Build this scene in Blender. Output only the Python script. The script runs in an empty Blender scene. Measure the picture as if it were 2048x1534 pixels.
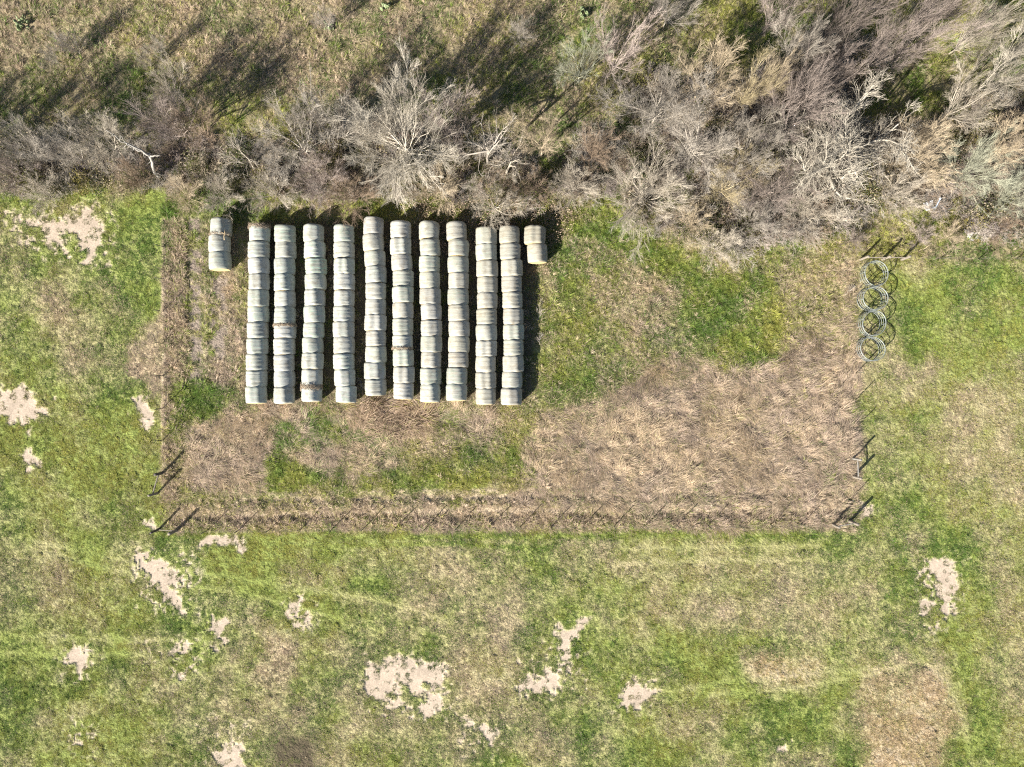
import bpy, math, random
import numpy as np
from mathutils import Vector

# ------------------------------------------------------------------ camera, sky, sun, exposure
scene = bpy.context.scene
COL = scene.collection
H = 53.0                       # drone height above the pasture (m)
S = 27.2                       # photograph pixels per metre on the ground
W_PX, H_PX = 2048, 1534

cam_data = bpy.data.cameras.new("camera")
cam_data.sensor_width = 36.0
cam_data.lens = 36.0 * H / (W_PX / S)
cam_data.clip_start = 0.5
cam_data.clip_end = 3000.0
cam = bpy.data.objects.new("camera", cam_data)
cam.location = (0.0, 0.0, H)
cam.rotation_euler = (0.0, 0.0, 0.0)
COL.objects.link(cam)
scene.camera = cam

SUN_EL = math.radians(28.8)
SUN_AZ = math.radians(224.0)   # where the sun stands, clockwise from +Y
world = bpy.data.worlds.new("World")
scene.world = world
world.use_nodes = True
wn = world.node_tree
sky = wn.nodes.new("ShaderNodeTexSky")
sky.sky_type = 'NISHITA'
sky.sun_disc = False
sky.sun_elevation = SUN_EL
sky.sun_rotation = SUN_AZ
bg = wn.nodes["Background"]
bg.inputs["Strength"].default_value = 0.044
wn.links.new(sky.outputs["Color"], bg.inputs["Color"])

sun_data = bpy.data.lights.new("sun", 'SUN')
sun_data.energy = 5.0
sun_data.angle = math.radians(0.53)
sun_data.color = (1.0, 0.93, 0.82)
sun = bpy.data.objects.new("sun", sun_data)
to_sun = Vector((math.sin(SUN_AZ) * math.cos(SUN_EL), math.cos(SUN_AZ) * math.cos(SUN_EL), math.sin(SUN_EL)))
sun.rotation_euler = to_sun.to_track_quat('Z', 'Y').to_euler()
sun.location = to_sun * 120.0
COL.objects.link(sun)

scene.view_settings.view_transform = 'Standard'
scene.view_settings.look = 'None'
scene.view_settings.gamma = 1.0
scene.view_settings.use_curve_mapping = False
scene.view_settings.exposure = 1.9
scene.render.engine = 'CYCLES'
scene.cycles.use_denoising = False
scene.cycles.max_bounces = 6
scene.cycles.diffuse_bounces = 3
scene.cycles.glossy_bounces = 2
scene.cycles.transmission_bounces = 3
scene.cycles.filter_width = 1.2

# ------------------------------------------------------------------ helpers
def G(px, py, z=0.0):
    """photo pixel -> metres on the plane at height z"""
    k = (H - z) / H / S
    return ((px - 1024.0) * k, (767.0 - py) * k)

def lin(r, g, b):
    f = lambda c: (c / 255.0) / 12.92 if c <= 10.3 else ((c / 255.0 + 0.055) / 1.055) ** 2.4
    return np.array((f(r), f(g), f(b)))

def link(o):
    COL.objects.link(o)
    return o

def mesh_np(name, verts, faces, mat=None, smooth=True):
    """verts (n,3), faces: list of int arrays (m,3) or (m,4)"""
    me = bpy.data.meshes.new(name)
    verts = np.asarray(verts, dtype=np.float32)
    faces = [np.asarray(f, dtype=np.int32) for f in (faces if isinstance(faces, list) else [faces]) if len(f)]
    me.vertices.add(len(verts))
    me.vertices.foreach_set("co", verts.ravel())
    nl = sum(f.size for f in faces)
    npoly = sum(len(f) for f in faces)
    me.loops.add(nl)
    me.loops.foreach_set("vertex_index", np.concatenate([f.ravel() for f in faces]))
    me.polygons.add(npoly)
    sizes = np.concatenate([np.full(len(f), f.shape[1], np.int32) for f in faces])
    starts = np.concatenate([[0], np.cumsum(sizes)[:-1]]).astype(np.int32)
    me.polygons.foreach_set("loop_start", starts)
    if smooth:
        me.polygons.foreach_set("use_smooth", np.ones(npoly, dtype=bool))
    me.update(calc_edges=True)
    if mat:
        me.materials.append(mat)
    return me

def obj(name, me, parent=None, label=None, cat=None, group=None, kind=None, color=None):
    o = bpy.data.objects.new(name, me)
    link(o)
    if parent is not None:
        o.parent = parent
    tag(o, label, cat, group, kind)
    if color is not None:
        o.color = (*color[:3], 1.0)
    return o

def tag(o, label=None, cat=None, group=None, kind=None):
    if label: o["label"] = label
    if cat: o["category"] = cat
    if group: o["group"] = group
    if kind: o["kind"] = kind
    return o

def thing(name, label, cat, loc, rz=0.0, group=None):
    o = bpy.data.objects.new(name, None)
    o.empty_display_size = 0.3
    link(o)
    o.location = loc
    o.rotation_euler = (0, 0, rz)
    return tag(o, label, cat, group)

class MB:
    """collects vertices / faces of one mesh"""
    def __init__(self):
        self.v, self.q, self.t, self.n = [], [], [], 0
    def add(self, v, q=None, t=None):
        v = np.asarray(v, float).reshape(-1, 3)
        if q is not None and len(q): self.q.append(np.asarray(q, int) + self.n)
        if t is not None and len(t): self.t.append(np.asarray(t, int) + self.n)
        self.v.append(v); self.n += len(v)
    def tubes(self, P, R, s=4, cap=False):
        """P (N,k,3) centre lines, R (N,k) radii"""
        P = np.asarray(P, float); R = np.asarray(R, float)
        if P.ndim == 2: P = P[None]; R = R[None]
        N, k, _ = P.shape
        T = np.gradient(P, axis=1)
        T /= np.linalg.norm(T, axis=2, keepdims=True) + 1e-9
        m = T.mean(axis=1)
        ref = np.where(np.abs(m[:, 2:3]) > 0.8, np.array([[1.0, 0.13, 0.0]]), np.array([[0.0, 0.1, 1.0]]))
        U = np.cross(T, ref[:, None, :]); U /= np.linalg.norm(U, axis=2, keepdims=True) + 1e-9
        V = np.cross(T, U)
        a = np.arange(s) * 2 * np.pi / s
        ring = P[:, :, None, :] + R[:, :, None, None] * (np.cos(a)[None, None, :, None] * U[:, :, None, :] + np.sin(a)[None, None, :, None] * V[:, :, None, :])
        idx = np.arange(N * k * s).reshape(N, k, s)
        nx = np.roll(idx, -1, axis=2)
        q = np.stack([idx[:, :-1], nx[:, :-1], nx[:, 1:], idx[:, 1:]], axis=-1).reshape(-1, 4)
        t = None
        if cap:
            tl = []
            for e, flip in ((0, True), (k - 1, False)):
                for j in range(1, s - 1):
                    tri = np.stack([idx[:, e, 0], idx[:, e, j], idx[:, e, j + 1]], -1)
                    tl.append(tri[:, ::-1] if flip else tri)
            t = np.concatenate(tl)
        self.add(ring.reshape(-1, 3), q, t)
    def box(self, c, size, rz=0.0):
        x, y, z = np.array(size) / 2
        v = np.array([(-x, -y, -z), (x, -y, -z), (x, y, -z), (-x, y, -z), (-x, -y, z), (x, -y, z), (x, y, z), (-x, y, z)])
        ca, sa = math.cos(rz), math.sin(rz)
        v = np.stack([v[:, 0] * ca - v[:, 1] * sa, v[:, 0] * sa + v[:, 1] * ca, v[:, 2]], 1) + np.array(c)
        self.add(v, [(0, 3, 2, 1), (4, 5, 6, 7), (0, 1, 5, 4), (1, 2, 6, 5), (2, 3, 7, 6), (3, 0, 4, 7)])
    def mesh(self, name, mat, smooth=True):
        f = []
        if self.q: f.append(np.concatenate(self.q))
        if self.t: f.append(np.concatenate(self.t))
        return mesh_np(name, np.concatenate(self.v), f, mat, smooth)

def closed_ring(c, r, n=36, wob=None):
    a = np.linspace(0, 2 * np.pi, n + 1)
    rr = r if wob is None else r * (1 + wob[0] * np.cos(2 * a + wob[1]))
    return np.stack([c[0] + rr * np.cos(a), c[1] + rr * np.sin(a), np.full_like(a, c[2])], 1)

# ---- noise
_rn = np.random.RandomState(7)
_TAB = _rn.rand(256, 256)
def vnoise(x, y, seed=0):
    x = np.asarray(x, float) + seed * 37.31; y = np.asarray(y, float) + seed * 91.7
    xi = np.floor(x).astype(int); yi = np.floor(y).astype(int)
    fx = x - xi; fy = y - yi
    fx = fx * fx * fx * (fx * (fx * 6 - 15) + 10); fy = fy * fy * fy * (fy * (fy * 6 - 15) + 10)
    g = lambda a, b: _TAB[a & 255, b & 255]
    return (g(xi, yi) * (1 - fx) + g(xi + 1, yi) * fx) * (1 - fy) + (g(xi, yi + 1) * (1 - fx) + g(xi + 1, yi + 1) * fx) * fy
def fbm(x, y, seed=0, octaves=4, gain=0.5):
    a, s, t = 1.0, 0.0, 0.0
    for i in range(octaves):
        s = s + a * vnoise(x * 2 ** i, y * 2 ** i, seed + i * 3)
        t += a; a *= gain
    return s / t          # 0..1, mean .5

# ------------------------------------------------------------------ ground cover map (metres on the ground, laid out from the site)
MARG = 220
STEP = 2.5
gx = np.arange(-MARG, W_PX + MARG + 1, STEP)
gy = np.arange(-MARG, H_PX + MARG + 1, STEP)
PX, PY = np.meshgrid(gx, gy)

def smooth(a, b, x):
    t = np.clip((x - a) / (b - a), 0, 1)
    return t * t * (3 - 2 * t)

WARPS = {}
def warped(amp, scale):
    key = (amp, scale)
    if key not in WARPS:
        wx = (fbm(PX / scale, PY / scale, 11, 4, .6) - .5) * 2 * amp
        wy = (fbm(PX / scale, PY / scale, 23, 4, .6) - .5) * 2 * amp
        WARPS[key] = (PX + wx, PY + wy)
    return WARPS[key]

def poly(pts, feather=8, amp=16, scale=26):
    """soft mask of a polygon with ragged edges"""
    X, Y = warped(amp, scale)
    out = np.zeros_like(PX)
    p = np.array(pts, float)
    pad = feather + amp * 1.2 + 4
    i0, i1 = np.searchsorted(gx, [p[:, 0].min() - pad, p[:, 0].max() + pad])
    j0, j1 = np.searchsorted(gy, [p[:, 1].min() - pad, p[:, 1].max() + pad])
    x = X[j0:j1, i0:i1]; y = Y[j0:j1, i0:i1]
    if x.size == 0: return out
    ins = np.zeros(x.shape, bool); d2 = np.full(x.shape, 1e12)
    for k in range(len(p)):
        ax, ay = p[k]; bx, by = p[(k + 1) % len(p)]
        if ay != by:
            c = ((ay > y) != (by > y)) & (x < (bx - ax) * (y - ay) / (by - ay) + ax)
            ins ^= c
        L = (bx - ax) ** 2 + (by - ay) ** 2 + 1e-9
        t = np.clip(((x - ax) * (bx - ax) + (y - ay) * (by - ay)) / L, 0, 1)
        d2 = np.minimum(d2, (x - ax - t * (bx - ax)) ** 2 + (y - ay - t * (by - ay)) ** 2)
    sd = np.where(ins, 1, -1) * np.sqrt(d2)
    out[j0:j1, i0:i1] = smooth(-feather, feather, sd)
    return out

def line(pts, width, amp=3, scale=40):
    X, Y = warped(amp, scale)
    p = np.array(pts, float); d2 = np.full(PX.shape, 1e12)
    for k in range(len(p) - 1):
        ax, ay = p[k]; bx, by = p[k + 1]
        L = (bx - ax) ** 2 + (by - ay) ** 2
        t = np.clip(((X - ax) * (bx - ax) + (Y - ay) * (by - ay)) / L, 0, 1)
        d2 = np.minimum(d2, (X - ax - t * (bx - ax)) ** 2 + (Y - ay - t * (by - ay)) ** 2)
    return np.exp(-d2 / (width * width))

MX = np.maximum
n_big = fbm(PX / 260, PY / 260, 1, 4, .55)
n_mid = fbm(PX / 70, PY / 70, 2, 4, .6)
n_fine = fbm(PX / 16, PY / 16, 5, 3, .6)

# --- bare soil
BARE = [
 [(45,440),(80,432),(120,440),(155,425),(165,405),(185,408),(190,440),(205,455),(205,485),(185,500),(190,525),(175,530),(160,500),(155,465),(135,470),(115,495),(95,490),(75,465)],
 [(0,415),(25,420),(40,445),(20,440)],
 [(-60,770),(25,780),(55,778),(75,800),(108,805),(100,825),(75,840),(58,860),(45,845),(0,830),(-60,820)],
 [(270,800),(295,800),(305,830),(300,865),(285,850),(270,825)],
 [(40,905),(70,898),(82,915),(75,935),(50,940),(38,925)],
 [(395,1075),(430,1080),(490,1076),(488,1100),(450,1097),(405,1092)],
 [(262,1115),(280,1110),(305,1120),(310,1108),(322,1130),(355,1140),(365,1165),(350,1175),(372,1195),(372,1215),(362,1235),(335,1215),(325,1190),(300,1160),(275,1135)],
 [(415,1240),(440,1232),(457,1240),(455,1270),(435,1300),(420,1295),(428,1275),(412,1262)],
 [(340,1300),(378,1288),(380,1310),(345,1315)], [(350,1335),(385,1335),(365,1355)],
 [(120,1320),(145,1290),(170,1290),(172,1310),(180,1330),(160,1360),(150,1340)],
 [(575,1210),(600,1200),(605,1215),(590,1235),(575,1228)], [(590,1240),(630,1250),(605,1258)],
 [(725,1370),(745,1345),(740,1325),(790,1318),(815,1315),(860,1325),(890,1345),(888,1365),(870,1370),(845,1365),(838,1378),(860,1388),(890,1395),(892,1420),(880,1440),(850,1435),(842,1415),(858,1405),(830,1390),(810,1374),(790,1375),(770,1385),(800,1395),(812,1408),(775,1415),(740,1400),(728,1385)],
 [(1110,1265),(1135,1255),(1165,1240),(1160,1260),(1150,1275),(1140,1305),(1125,1300)],
 [(1130,1300),(1140,1335),(1135,1345),(1125,1330)],
 [(1035,1370),(1055,1355),(1085,1352),(1100,1335),(1110,1345),(1115,1370),(1125,1378),(1095,1375),(1070,1380),(1055,1395),(1040,1385)],
 [(1243,1375),(1260,1360),(1285,1363),(1300,1380),(1295,1395),(1270,1415),(1250,1405),(1240,1390)],
 [(1855,1125),(1880,1113),(1905,1120),(1915,1155),(1920,1175),(1905,1185),(1900,1205),(1912,1220),(1895,1235),(1890,1242),(1885,1215),(1870,1185),(1875,1165),(1855,1140)],
 [(1830,1135),(1845,1150),(1870,1180),(1850,1175),(1830,1160)], [(1832,1205),(1860,1208),(1850,1228),(1835,1220)], [(1860,1255),(1880,1248),(1870,1265)],
 [(430,1505),(470,1495),(490,1500),(485,1534),(470,1560),(440,1545)],
 [(970,1460),(995,1450),(1000,1475),(980,1495)], [(930,1440),(955,1430),(950,1455)],
 [(1555,1490),(1575,1485),(1570,1500),(1558,1502)],
 [(1705,1010),(1740,1003),(1755,1020),(1740,1035),(1710,1032)],
 [(280,1040),(310,1042),(320,1058),(295,1055)],
]
bare = np.zeros_like(PX)
for p in BARE:
    bare = MX(bare, poly(p, 17, 15, 22))
core = bare.copy()
bare = smooth(.42, .60, bare + ((fbm(PX / 13, PY / 13, 31, 4, .75) - .5) * 2.0) * smooth(1.5, .6, bare)) * smooth(.02, .2, bare)
# speckly half-bare places
speck = np.zeros_like(PX)
for p in [[(380,1445),(430,1425),(500,1435),(510,1455),(460,1475),(420,1480),(390,1470)], [(1230,1340),(1320,1350),(1320,1430),(1230,1430)],
          [(560,1190),(640,1195),(640,1265),(570,1260)], [(110,1280),(200,1290),(190,1370),(120,1370)], [(910,1430),(1010,1440),(1010,1520),(920,1510)],
          [(715,1300),(910,1310),(920,1450),(720,1440)], [(1020,1320),(1180,1230),(1180,1390),(1030,1410)], [(0,405),(230,410),(230,550),(20,500)],
          [(250,1090),(400,1100),(400,1240),(280,1230)], [(130,1440),(200,1450),(190,1520),(140,1510)], [(270,1280),(400,1280),(400,1360),(330,1360)],
          [(380,1480),(500,1470),(510,1560),(390,1560)], [(1815,1110),(1930,1105),(1930,1270),(1840,1270)]]:
    speck = MX(speck, poly(p, 22, 16, 26))
bare = MX(bare, speck * smooth(.585, .64, fbm(PX / 9, PY / 9, 44, 4, .65)))
halo = np.zeros_like(PX)
for p in BARE:
    halo = MX(halo, poly(p, 46, 13, 20))
halo = np.clip(halo * 1.3, 0, 1) * (1 - np.clip(core, 0, 1))

# --- dry, straw coloured cover
dry = np.clip(.25 + (n_big - .5) * 1.0 + (n_mid - .5) * 1.0 + (fbm(PX / 30, PY / 30, 3, 3, .6) - .5) * .35, .02, .8)
def D(v, pts, f=36, amp=42, sc=70):
    global dry
    m = poly(pts, f, amp, sc)
    dry = dry * (1 - m) + (v + (n_mid - .5) * .7 + (fbm(PX / 30, PY / 30, 3, 3, .6) - .5) * .4) * m
D(.68, [(-230,-230),(1300,-230),(1230,20),(1150,70),(1000,120),(920,170),(720,210),(500,190),(380,200),(270,140),(110,150),(-230,140)], 40)
D(.45, [(-230,110),(90,140),(180,230),(480,230),(600,210),(720,215),(900,190),(1010,130),(1150,90),(1260,60),(1260,260),(900,290),(400,290),(-230,300)], 40)
D(.08, [(1380,-40),(1560,-40),(1560,110),(1440,130)], 30); D(.25, [(1900,60),(2280,20),(2280,190),(1990,160)], 30)
D(.05, [(1130,30),(1260,20),(1240,90),(1120,110)], 26)
D(.6, [(90,560),(150,560),(165,640),(210,720),(130,740),(90,650)])
D(.92, [(290,620),(322,600),(326,770),(300,800),(268,740)], 12)
D(.46, [(0,1060),(120,1080),(160,1160),(60,1240),(-200,1240),(-200,1060)])
D(.8, [(495,1230),(560,1230),(590,1330),(585,1410),(510,1360)])
D(.5, [(560,1150),(640,1150),(650,1190),(580,1190)]); D(.45, [(800,1085),(880,1085),(880,1170),(800,1190)])
D(.7, [(1780,720),(1840,705),(1890,720),(1880,780),(1800,800)]); D(.58, [(1870,890),(1950,900),(1940,1000),(1900,980)])
D(.62, [(1990,790),(2250,780),(2250,1030),(1985,1010)]); D(.42, [(1960,1050),(2250,1040),(2250,1500),(2010,1500),(1990,1250)])
D(.88, [(1500,1310),(1580,1285),(1650,1320),(1630,1375),(1520,1375)]); D(.8, [(1740,1340),(1800,1320),(1900,1340),(1925,1450),(1860,1600),(1700,1600),(1730,1430)])
D(.55, [(1250,1100),(1620,1090),(1690,1180),(1640,1290),(1500,1230),(1280,1160)]); D(.72, [(1300,1200),(1450,1190),(1480,1250),(1360,1265)])
D(.5, [(1060,1440),(1130,1440),(1150,1600),(1040,1600)]); D(.48, [(1320,1400),(1450,1400),(1440,1470),(1330,1460)])
D(.45, [(1690,1180),(1770,1180),(1760,1260),(1690,1290)]); D(.85, [(1750,555),(1790,545),(1800,590),(1770,620)], 10)
# storage yard
D(.5, [(326,440),(1715,500),(1715,1050),(326,1060)], 4, 3, 40)
D(.2, [(326,400),(420,380),(490,395),(470,440),(326,440)], 14)
D(.96, [(1100,830),(1170,800),(1230,770),(1290,755),(1350,705),(1390,720),(1450,745),(1530,735),(1600,690),(1690,640),(1713,700),(1712,1050),(1600,1052),(1300,1050),(1060,1000),(1040,950),(1060,880)], 14)
D(1.0, [(375,865),(420,840),(480,835),(535,850),(540,900),(530,975),(440,990),(385,985),(365,930)], 12)
D(.97, [(690,820),(740,800),(870,805),(850,860),(780,890),(720,870)], 14); D(.82, [(560,870),(640,880),(760,900),(800,930),(740,960),(650,930),(560,900)], 14)
D(.8, [(900,820),(990,830),(985,880),(910,890)], 14); D(.95, [(500,800),(640,815),(690,840),(560,860),(500,840)], 14)
D(.93, [(326,445),(370,440),(372,780),(360,800),(350,1000),(326,1000)], 6, 8, 30)
D(.88, [(455,480),(492,470),(492,810),(440,790),(420,760),(455,700)], 10)
D(.62, [(1150,560),(1350,540),(1360,640),(1280,690),(1180,640)], 30); D(.75, [(1570,540),(1713,520),(1713,710),(1610,690)], 26)
D(.12, [(530,880),(560,860),(650,840),(720,875),(700,905),(620,870),(560,900),(700,960),(1030,900),(1050,960),(800,990),(540,1010),(525,980)], 14)
D(.18, [(1090,480),(1130,470),(1180,560),(1200,700),(1150,800),(1060,815),(1088,700)], 26)
D(.02, [(1350,560),(1400,530),(1560,570),(1570,690),(1500,735),(1380,700)], 18); D(.05, [(1130,420),(1220,400),(1330,470),(1400,540),(1330,560),(1250,500),(1140,470)], 16)
D(.05, [(380,770),(440,790),(440,830),(390,850),(340,880),(330,800)], 12)
D(.93, [(340,1008),(600,1000),(900,985),(1300,972),(1713,970),(1713,1052),(1300,1058),(900,1056),(600,1060),(340,1062)], 8, 6, 60)
D(.5, [(500,985),(900,985),(1050,975),(1050,990),(700,1005),(500,1012)], 8)
# lush
D(.06, [(-230,368),(340,368),(400,400),(330,470),(322,540),(240,470),(200,410),(-230,415)], 14)
D(.16, [(1770,530),(2260,530),(2260,690),(1960,750),(1800,690)], 30); D(.25, [(1720,800),(1860,830),(1880,1000),(1800,1100),(1720,1060)], 26)
D(.3, [(1720,520),(1780,470),(2250,490),(2250,528),(1720,526)], 14)
dry = dry * (1 - .75 * halo)
for pts, w in [([(330,1070),(700,1076),(1000,1072),(1300,1068),(1640,1070)], 9), ([(560,1092),(900,1088),(1100,1096)], 5)]:
    m = line(pts, w); dry = dry * (1 - m) + .02 * m
dry = np.clip(dry, 0, 1)

# --- growth: height (m) of the cover, lodged (flattened) long grass, brown weeds
rough = MX(poly([(-230,-230),(2280,-230),(2280,530),(1730,522),(1715,470),(1300,480),(1200,420),(420,390),(330,372),(-230,366)], 10, 10, 40), 0)
yard = poly([(326,380),(1715,440),(1715,1062),(326,1066)], 5, 4, 40)
weedy = MX(poly([(326,445),(372,440),(374,780),(350,1000),(326,1000)], 6, 6, 30), poly([(340,1032),(900,1030),(1713,1030),(1713,1058),(900,1060),(340,1064)], 6, 6, 40))
lodge = np.zeros_like(PX)
for p in [[(1080,840),(1170,800),(1230,765),(1290,745),(1350,700),(1390,715),(1450,740),(1530,730),(1600,680),(1713,560),(1713,1050),(1300,1050),(1060,1000),(1040,950),(1060,880)],
          [(375,865),(420,840),(480,835),(540,850),(545,900),(530,975),(440,990),(385,985),(365,930)],
          [(500,805),(640,812),(740,795),(870,800),(990,815),(990,880),(800,900),(760,960),(650,940),(560,905),(500,850)],
          [(1040,930),(1713,930),(1713,984),(1040,984)]]:
    lodge = MX(lodge, poly(p, 12, 20, 40))
brown = MX(poly([(690,815),(740,797),(870,803),(860,850),(780,890),(720,870)], 14, 14, 30), .3 * weedy)
brown = MX(brown, .7 * poly([(495,1230),(560,1230),(590,1330),(585,1410),(510,1360)], 30, 26, 60))
orange = MX(poly([(1510,1310),(1580,1295),(1640,1330),(1610,1375),(1520,1375)], 26, 26, 60), .6 * poly([(1740,1340),(1900,1340),(1925,1450),(1860,1600),(1700,1600)], 50, 26, 60))
tracks = np.zeros_like(PX)
for pts in [[(60,1080),(300,1130),(520,1165),(760,1200),(900,1245)], [(90,1105),(330,1160),(520,1195),(700,1240)], [(-200,1270),(0,1271),(420,1285)], [(-200,1306),(0,1306),(300,1310)],
            [(1310,1385),(1480,1360),(1700,1340),(1800,1335)], [(1420,1392),(1600,1375),(1760,1345)], [(1800,1280),(1900,1370),(1930,1450),(1960,1600)], [(1250,1100),(1450,1095),(1640,1090)], [(1240,1128),(1450,1122),(1640,1120)]]:
    tracks = MX(tracks, line(pts, 6.5, 4, 80))
soil_strip = MX(poly([(372,437),(405,435),(408,600),(406,766),(377,764),(374,600)], 5, 7, 18), poly([(416,545),(455,545),(455,690),(447,735),(422,700)], 5, 7, 18))
soil_strip *= smooth(.74, .55, n_fine)
stripe = np.zeros_like(PX)
for pts, w in [([(480,1000),(760,997),(1050,993),(1400,989),(1712,987)], 6.5), ([(360,1036),(600,1030),(760,1026),(1100,1021),(1500,1020),(1690,1021)], 8), ([(500,988),(800,982),(1200,976),(1600,974)], 3.5), ([(327,440),(327,880)], 3.0), ([(412,560),(412,770)], 3)]:
    stripe = MX(stripe, line(pts, w, 3, 60))
lodge *= (1 - .95 * stripe)
bareness = stripe
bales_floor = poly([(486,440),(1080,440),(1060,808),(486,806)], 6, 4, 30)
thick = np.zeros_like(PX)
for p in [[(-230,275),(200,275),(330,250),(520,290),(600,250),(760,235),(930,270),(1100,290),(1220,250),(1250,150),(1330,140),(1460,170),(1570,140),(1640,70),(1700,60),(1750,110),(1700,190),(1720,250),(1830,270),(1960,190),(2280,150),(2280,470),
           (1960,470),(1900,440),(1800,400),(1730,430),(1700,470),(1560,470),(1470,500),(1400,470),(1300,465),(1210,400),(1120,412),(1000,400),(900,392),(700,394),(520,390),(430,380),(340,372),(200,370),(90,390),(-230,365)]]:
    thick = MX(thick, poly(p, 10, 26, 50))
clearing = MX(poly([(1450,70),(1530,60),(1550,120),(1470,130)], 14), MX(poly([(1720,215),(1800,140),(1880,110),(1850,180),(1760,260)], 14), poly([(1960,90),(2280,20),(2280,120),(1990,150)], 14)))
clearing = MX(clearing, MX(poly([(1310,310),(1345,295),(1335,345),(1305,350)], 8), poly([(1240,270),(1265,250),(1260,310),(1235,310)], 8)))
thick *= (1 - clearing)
damp = poly([(545,1475),(620,1460),(640,1500),(650,1560),(530,1560)], 22, 16, 26)

def samp(F, px, py):
    fx = np.clip((np.asarray(px) - gx[0]) / STEP, 0, len(gx) - 1.001); fy = np.clip((np.asarray(py) - gy[0]) / STEP, 0, len(gy) - 1.001)
    i = fx.astype(int); j = fy.astype(int); a = fx - i; b = fy - j
    return F[j, i] * (1 - a) * (1 - b) + F[j, i + 1] * a * (1 - b) + F[j + 1, i] * (1 - a) * b + F[j + 1, i + 1] * a * b

# ground height: gentle unevenness, wheel ruts along the yard's edge
rut = np.zeros_like(PX)
for pts, w, a in [([(340,1038),(700,1036),(1100,1034),(1700,1032)], 7, -.10), ([(340,1020),(700,1016),(1100,1012),(1700,1010)], 7, .07), ([(340,1056),(900,1054),(1700,1050)], 6, .06), ([(500,1000),(900,994),(1700,985)], 6, -.05),
                  ([(326,440),(328,700),(328,990)], 4, .10), ([(340,440),(342,700),(342,960)], 5, -.08), ([(375,440),(375,770)], 4, -.06), ([(412,440),(412,770)], 4, .05)]:
    rut += a * line(pts, w, 3, 40)
ZF = (n_mid - .5) * .10 + (fbm(PX / 12, PY / 12, 9, 3, .6) - .5) * (.14 + .12 * rough) + rut
ZF = ZF * (1 - .92 * np.clip(bare, 0, 1)) * (1 - .6 * bales_floor)
def gz(x, y):
    return samp(ZF, x * S + 1024.0, 767.0 - y * S)

# ------------------------------------------------------------------ materials
def new_mat(name):
    m = bpy.data.materials.new(name); m.use_nodes = True
    nt = m.node_tree; b = nt.nodes["Principled BSDF"]
    return m, nt, b
def N(nt, t, **k):
    n = nt.nodes.new(t)
    for a, v in k.items(): setattr(n, a, v)
    return n
def mixc(nt, fac, a, b, blend='MIX'):
    m = N(nt, "ShaderNodeMix", data_type='RGBA', blend_type=blend)
    for sock, v in ((m.inputs[0], fac), (m.inputs[6], a), (m.inputs[7], b)):
        if hasattr(v, "is_output"): nt.links.new(v, sock)
        elif isinstance(v, (int, float)): sock.default_value = v
        else: sock.default_value = (*v, 1.0)
    return m.outputs[2]
def noise(nt, scale, detail=4, rough=.55, vec=None, dist=0.0):
    n = N(nt, "ShaderNodeTexNoise")
    n.inputs["Scale"].default_value = scale; n.inputs["Detail"].default_value = detail
    n.inputs["Roughness"].default_value = rough; n.inputs["Distortion"].default_value = dist
    if vec is not None: nt.links.new(vec, n.inputs["Vector"])
    return n.outputs["Fac"]
def ramp(nt, fac, stops):
    r = N(nt, "ShaderNodeValToRGB")
    while len(r.color_ramp.elements) < len(stops): r.color_ramp.elements.new(.5)
    for e, (p, c) in zip(r.color_ramp.elements, stops):
        e.position = p; e.color = (*c, 1) if len(c) == 3 else c
    nt.links.new(fac, r.inputs[0])
    return r.outputs[0]
def bump(nt, b, height, strength, dist):
    n = N(nt, "ShaderNodeBump"); n.inputs["Strength"].default_value = strength; n.inputs["Distance"].default_value = dist
    nt.links.new(height, n.inputs["Height"]); nt.links.new(n.outputs[0], b.inputs["Normal"])

def ground_material():
    m, nt, b = new_mat("pasture_soil_and_thatch")
    at = N(nt, "ShaderNodeAttribute", attribute_name="cover")
    tc = N(nt, "ShaderNodeTexCoord")
    n1 = noise(nt, 9.0, 6, .7, tc.outputs["Object"]); n2 = noise(nt, 40.0, 4, .7, tc.outputs["Object"])
    f1 = ramp(nt, n1, [(.28, (.62,) * 3), (.72, (1.3,) * 3)])
    f2 = ramp(nt, n2, [(.3, (.7,) * 3), (.7, (1.25,) * 3)])
    c = mixc(nt, 1.0, at.outputs["Color"], f1, 'MULTIPLY'); c = mixc(nt, 1.0, c, f2, 'MULTIPLY')
    nt.links.new(c, b.inputs["Base Color"])
    b.inputs["Roughness"].default_value = .95; b.inputs["Specular IOR Level"].default_value = .15
    n3 = noise(nt, 4.0, 5, .65, tc.outputs['Object']); hm = N(nt, 'ShaderNodeMath', operation='MULTIPLY'); nt.links.new(n3, hm.inputs[0]); nt.links.new(at.outputs['Alpha'], hm.inputs[1]); bump(nt, b, hm.outputs[0], 1.0, .22)
    return m

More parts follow.
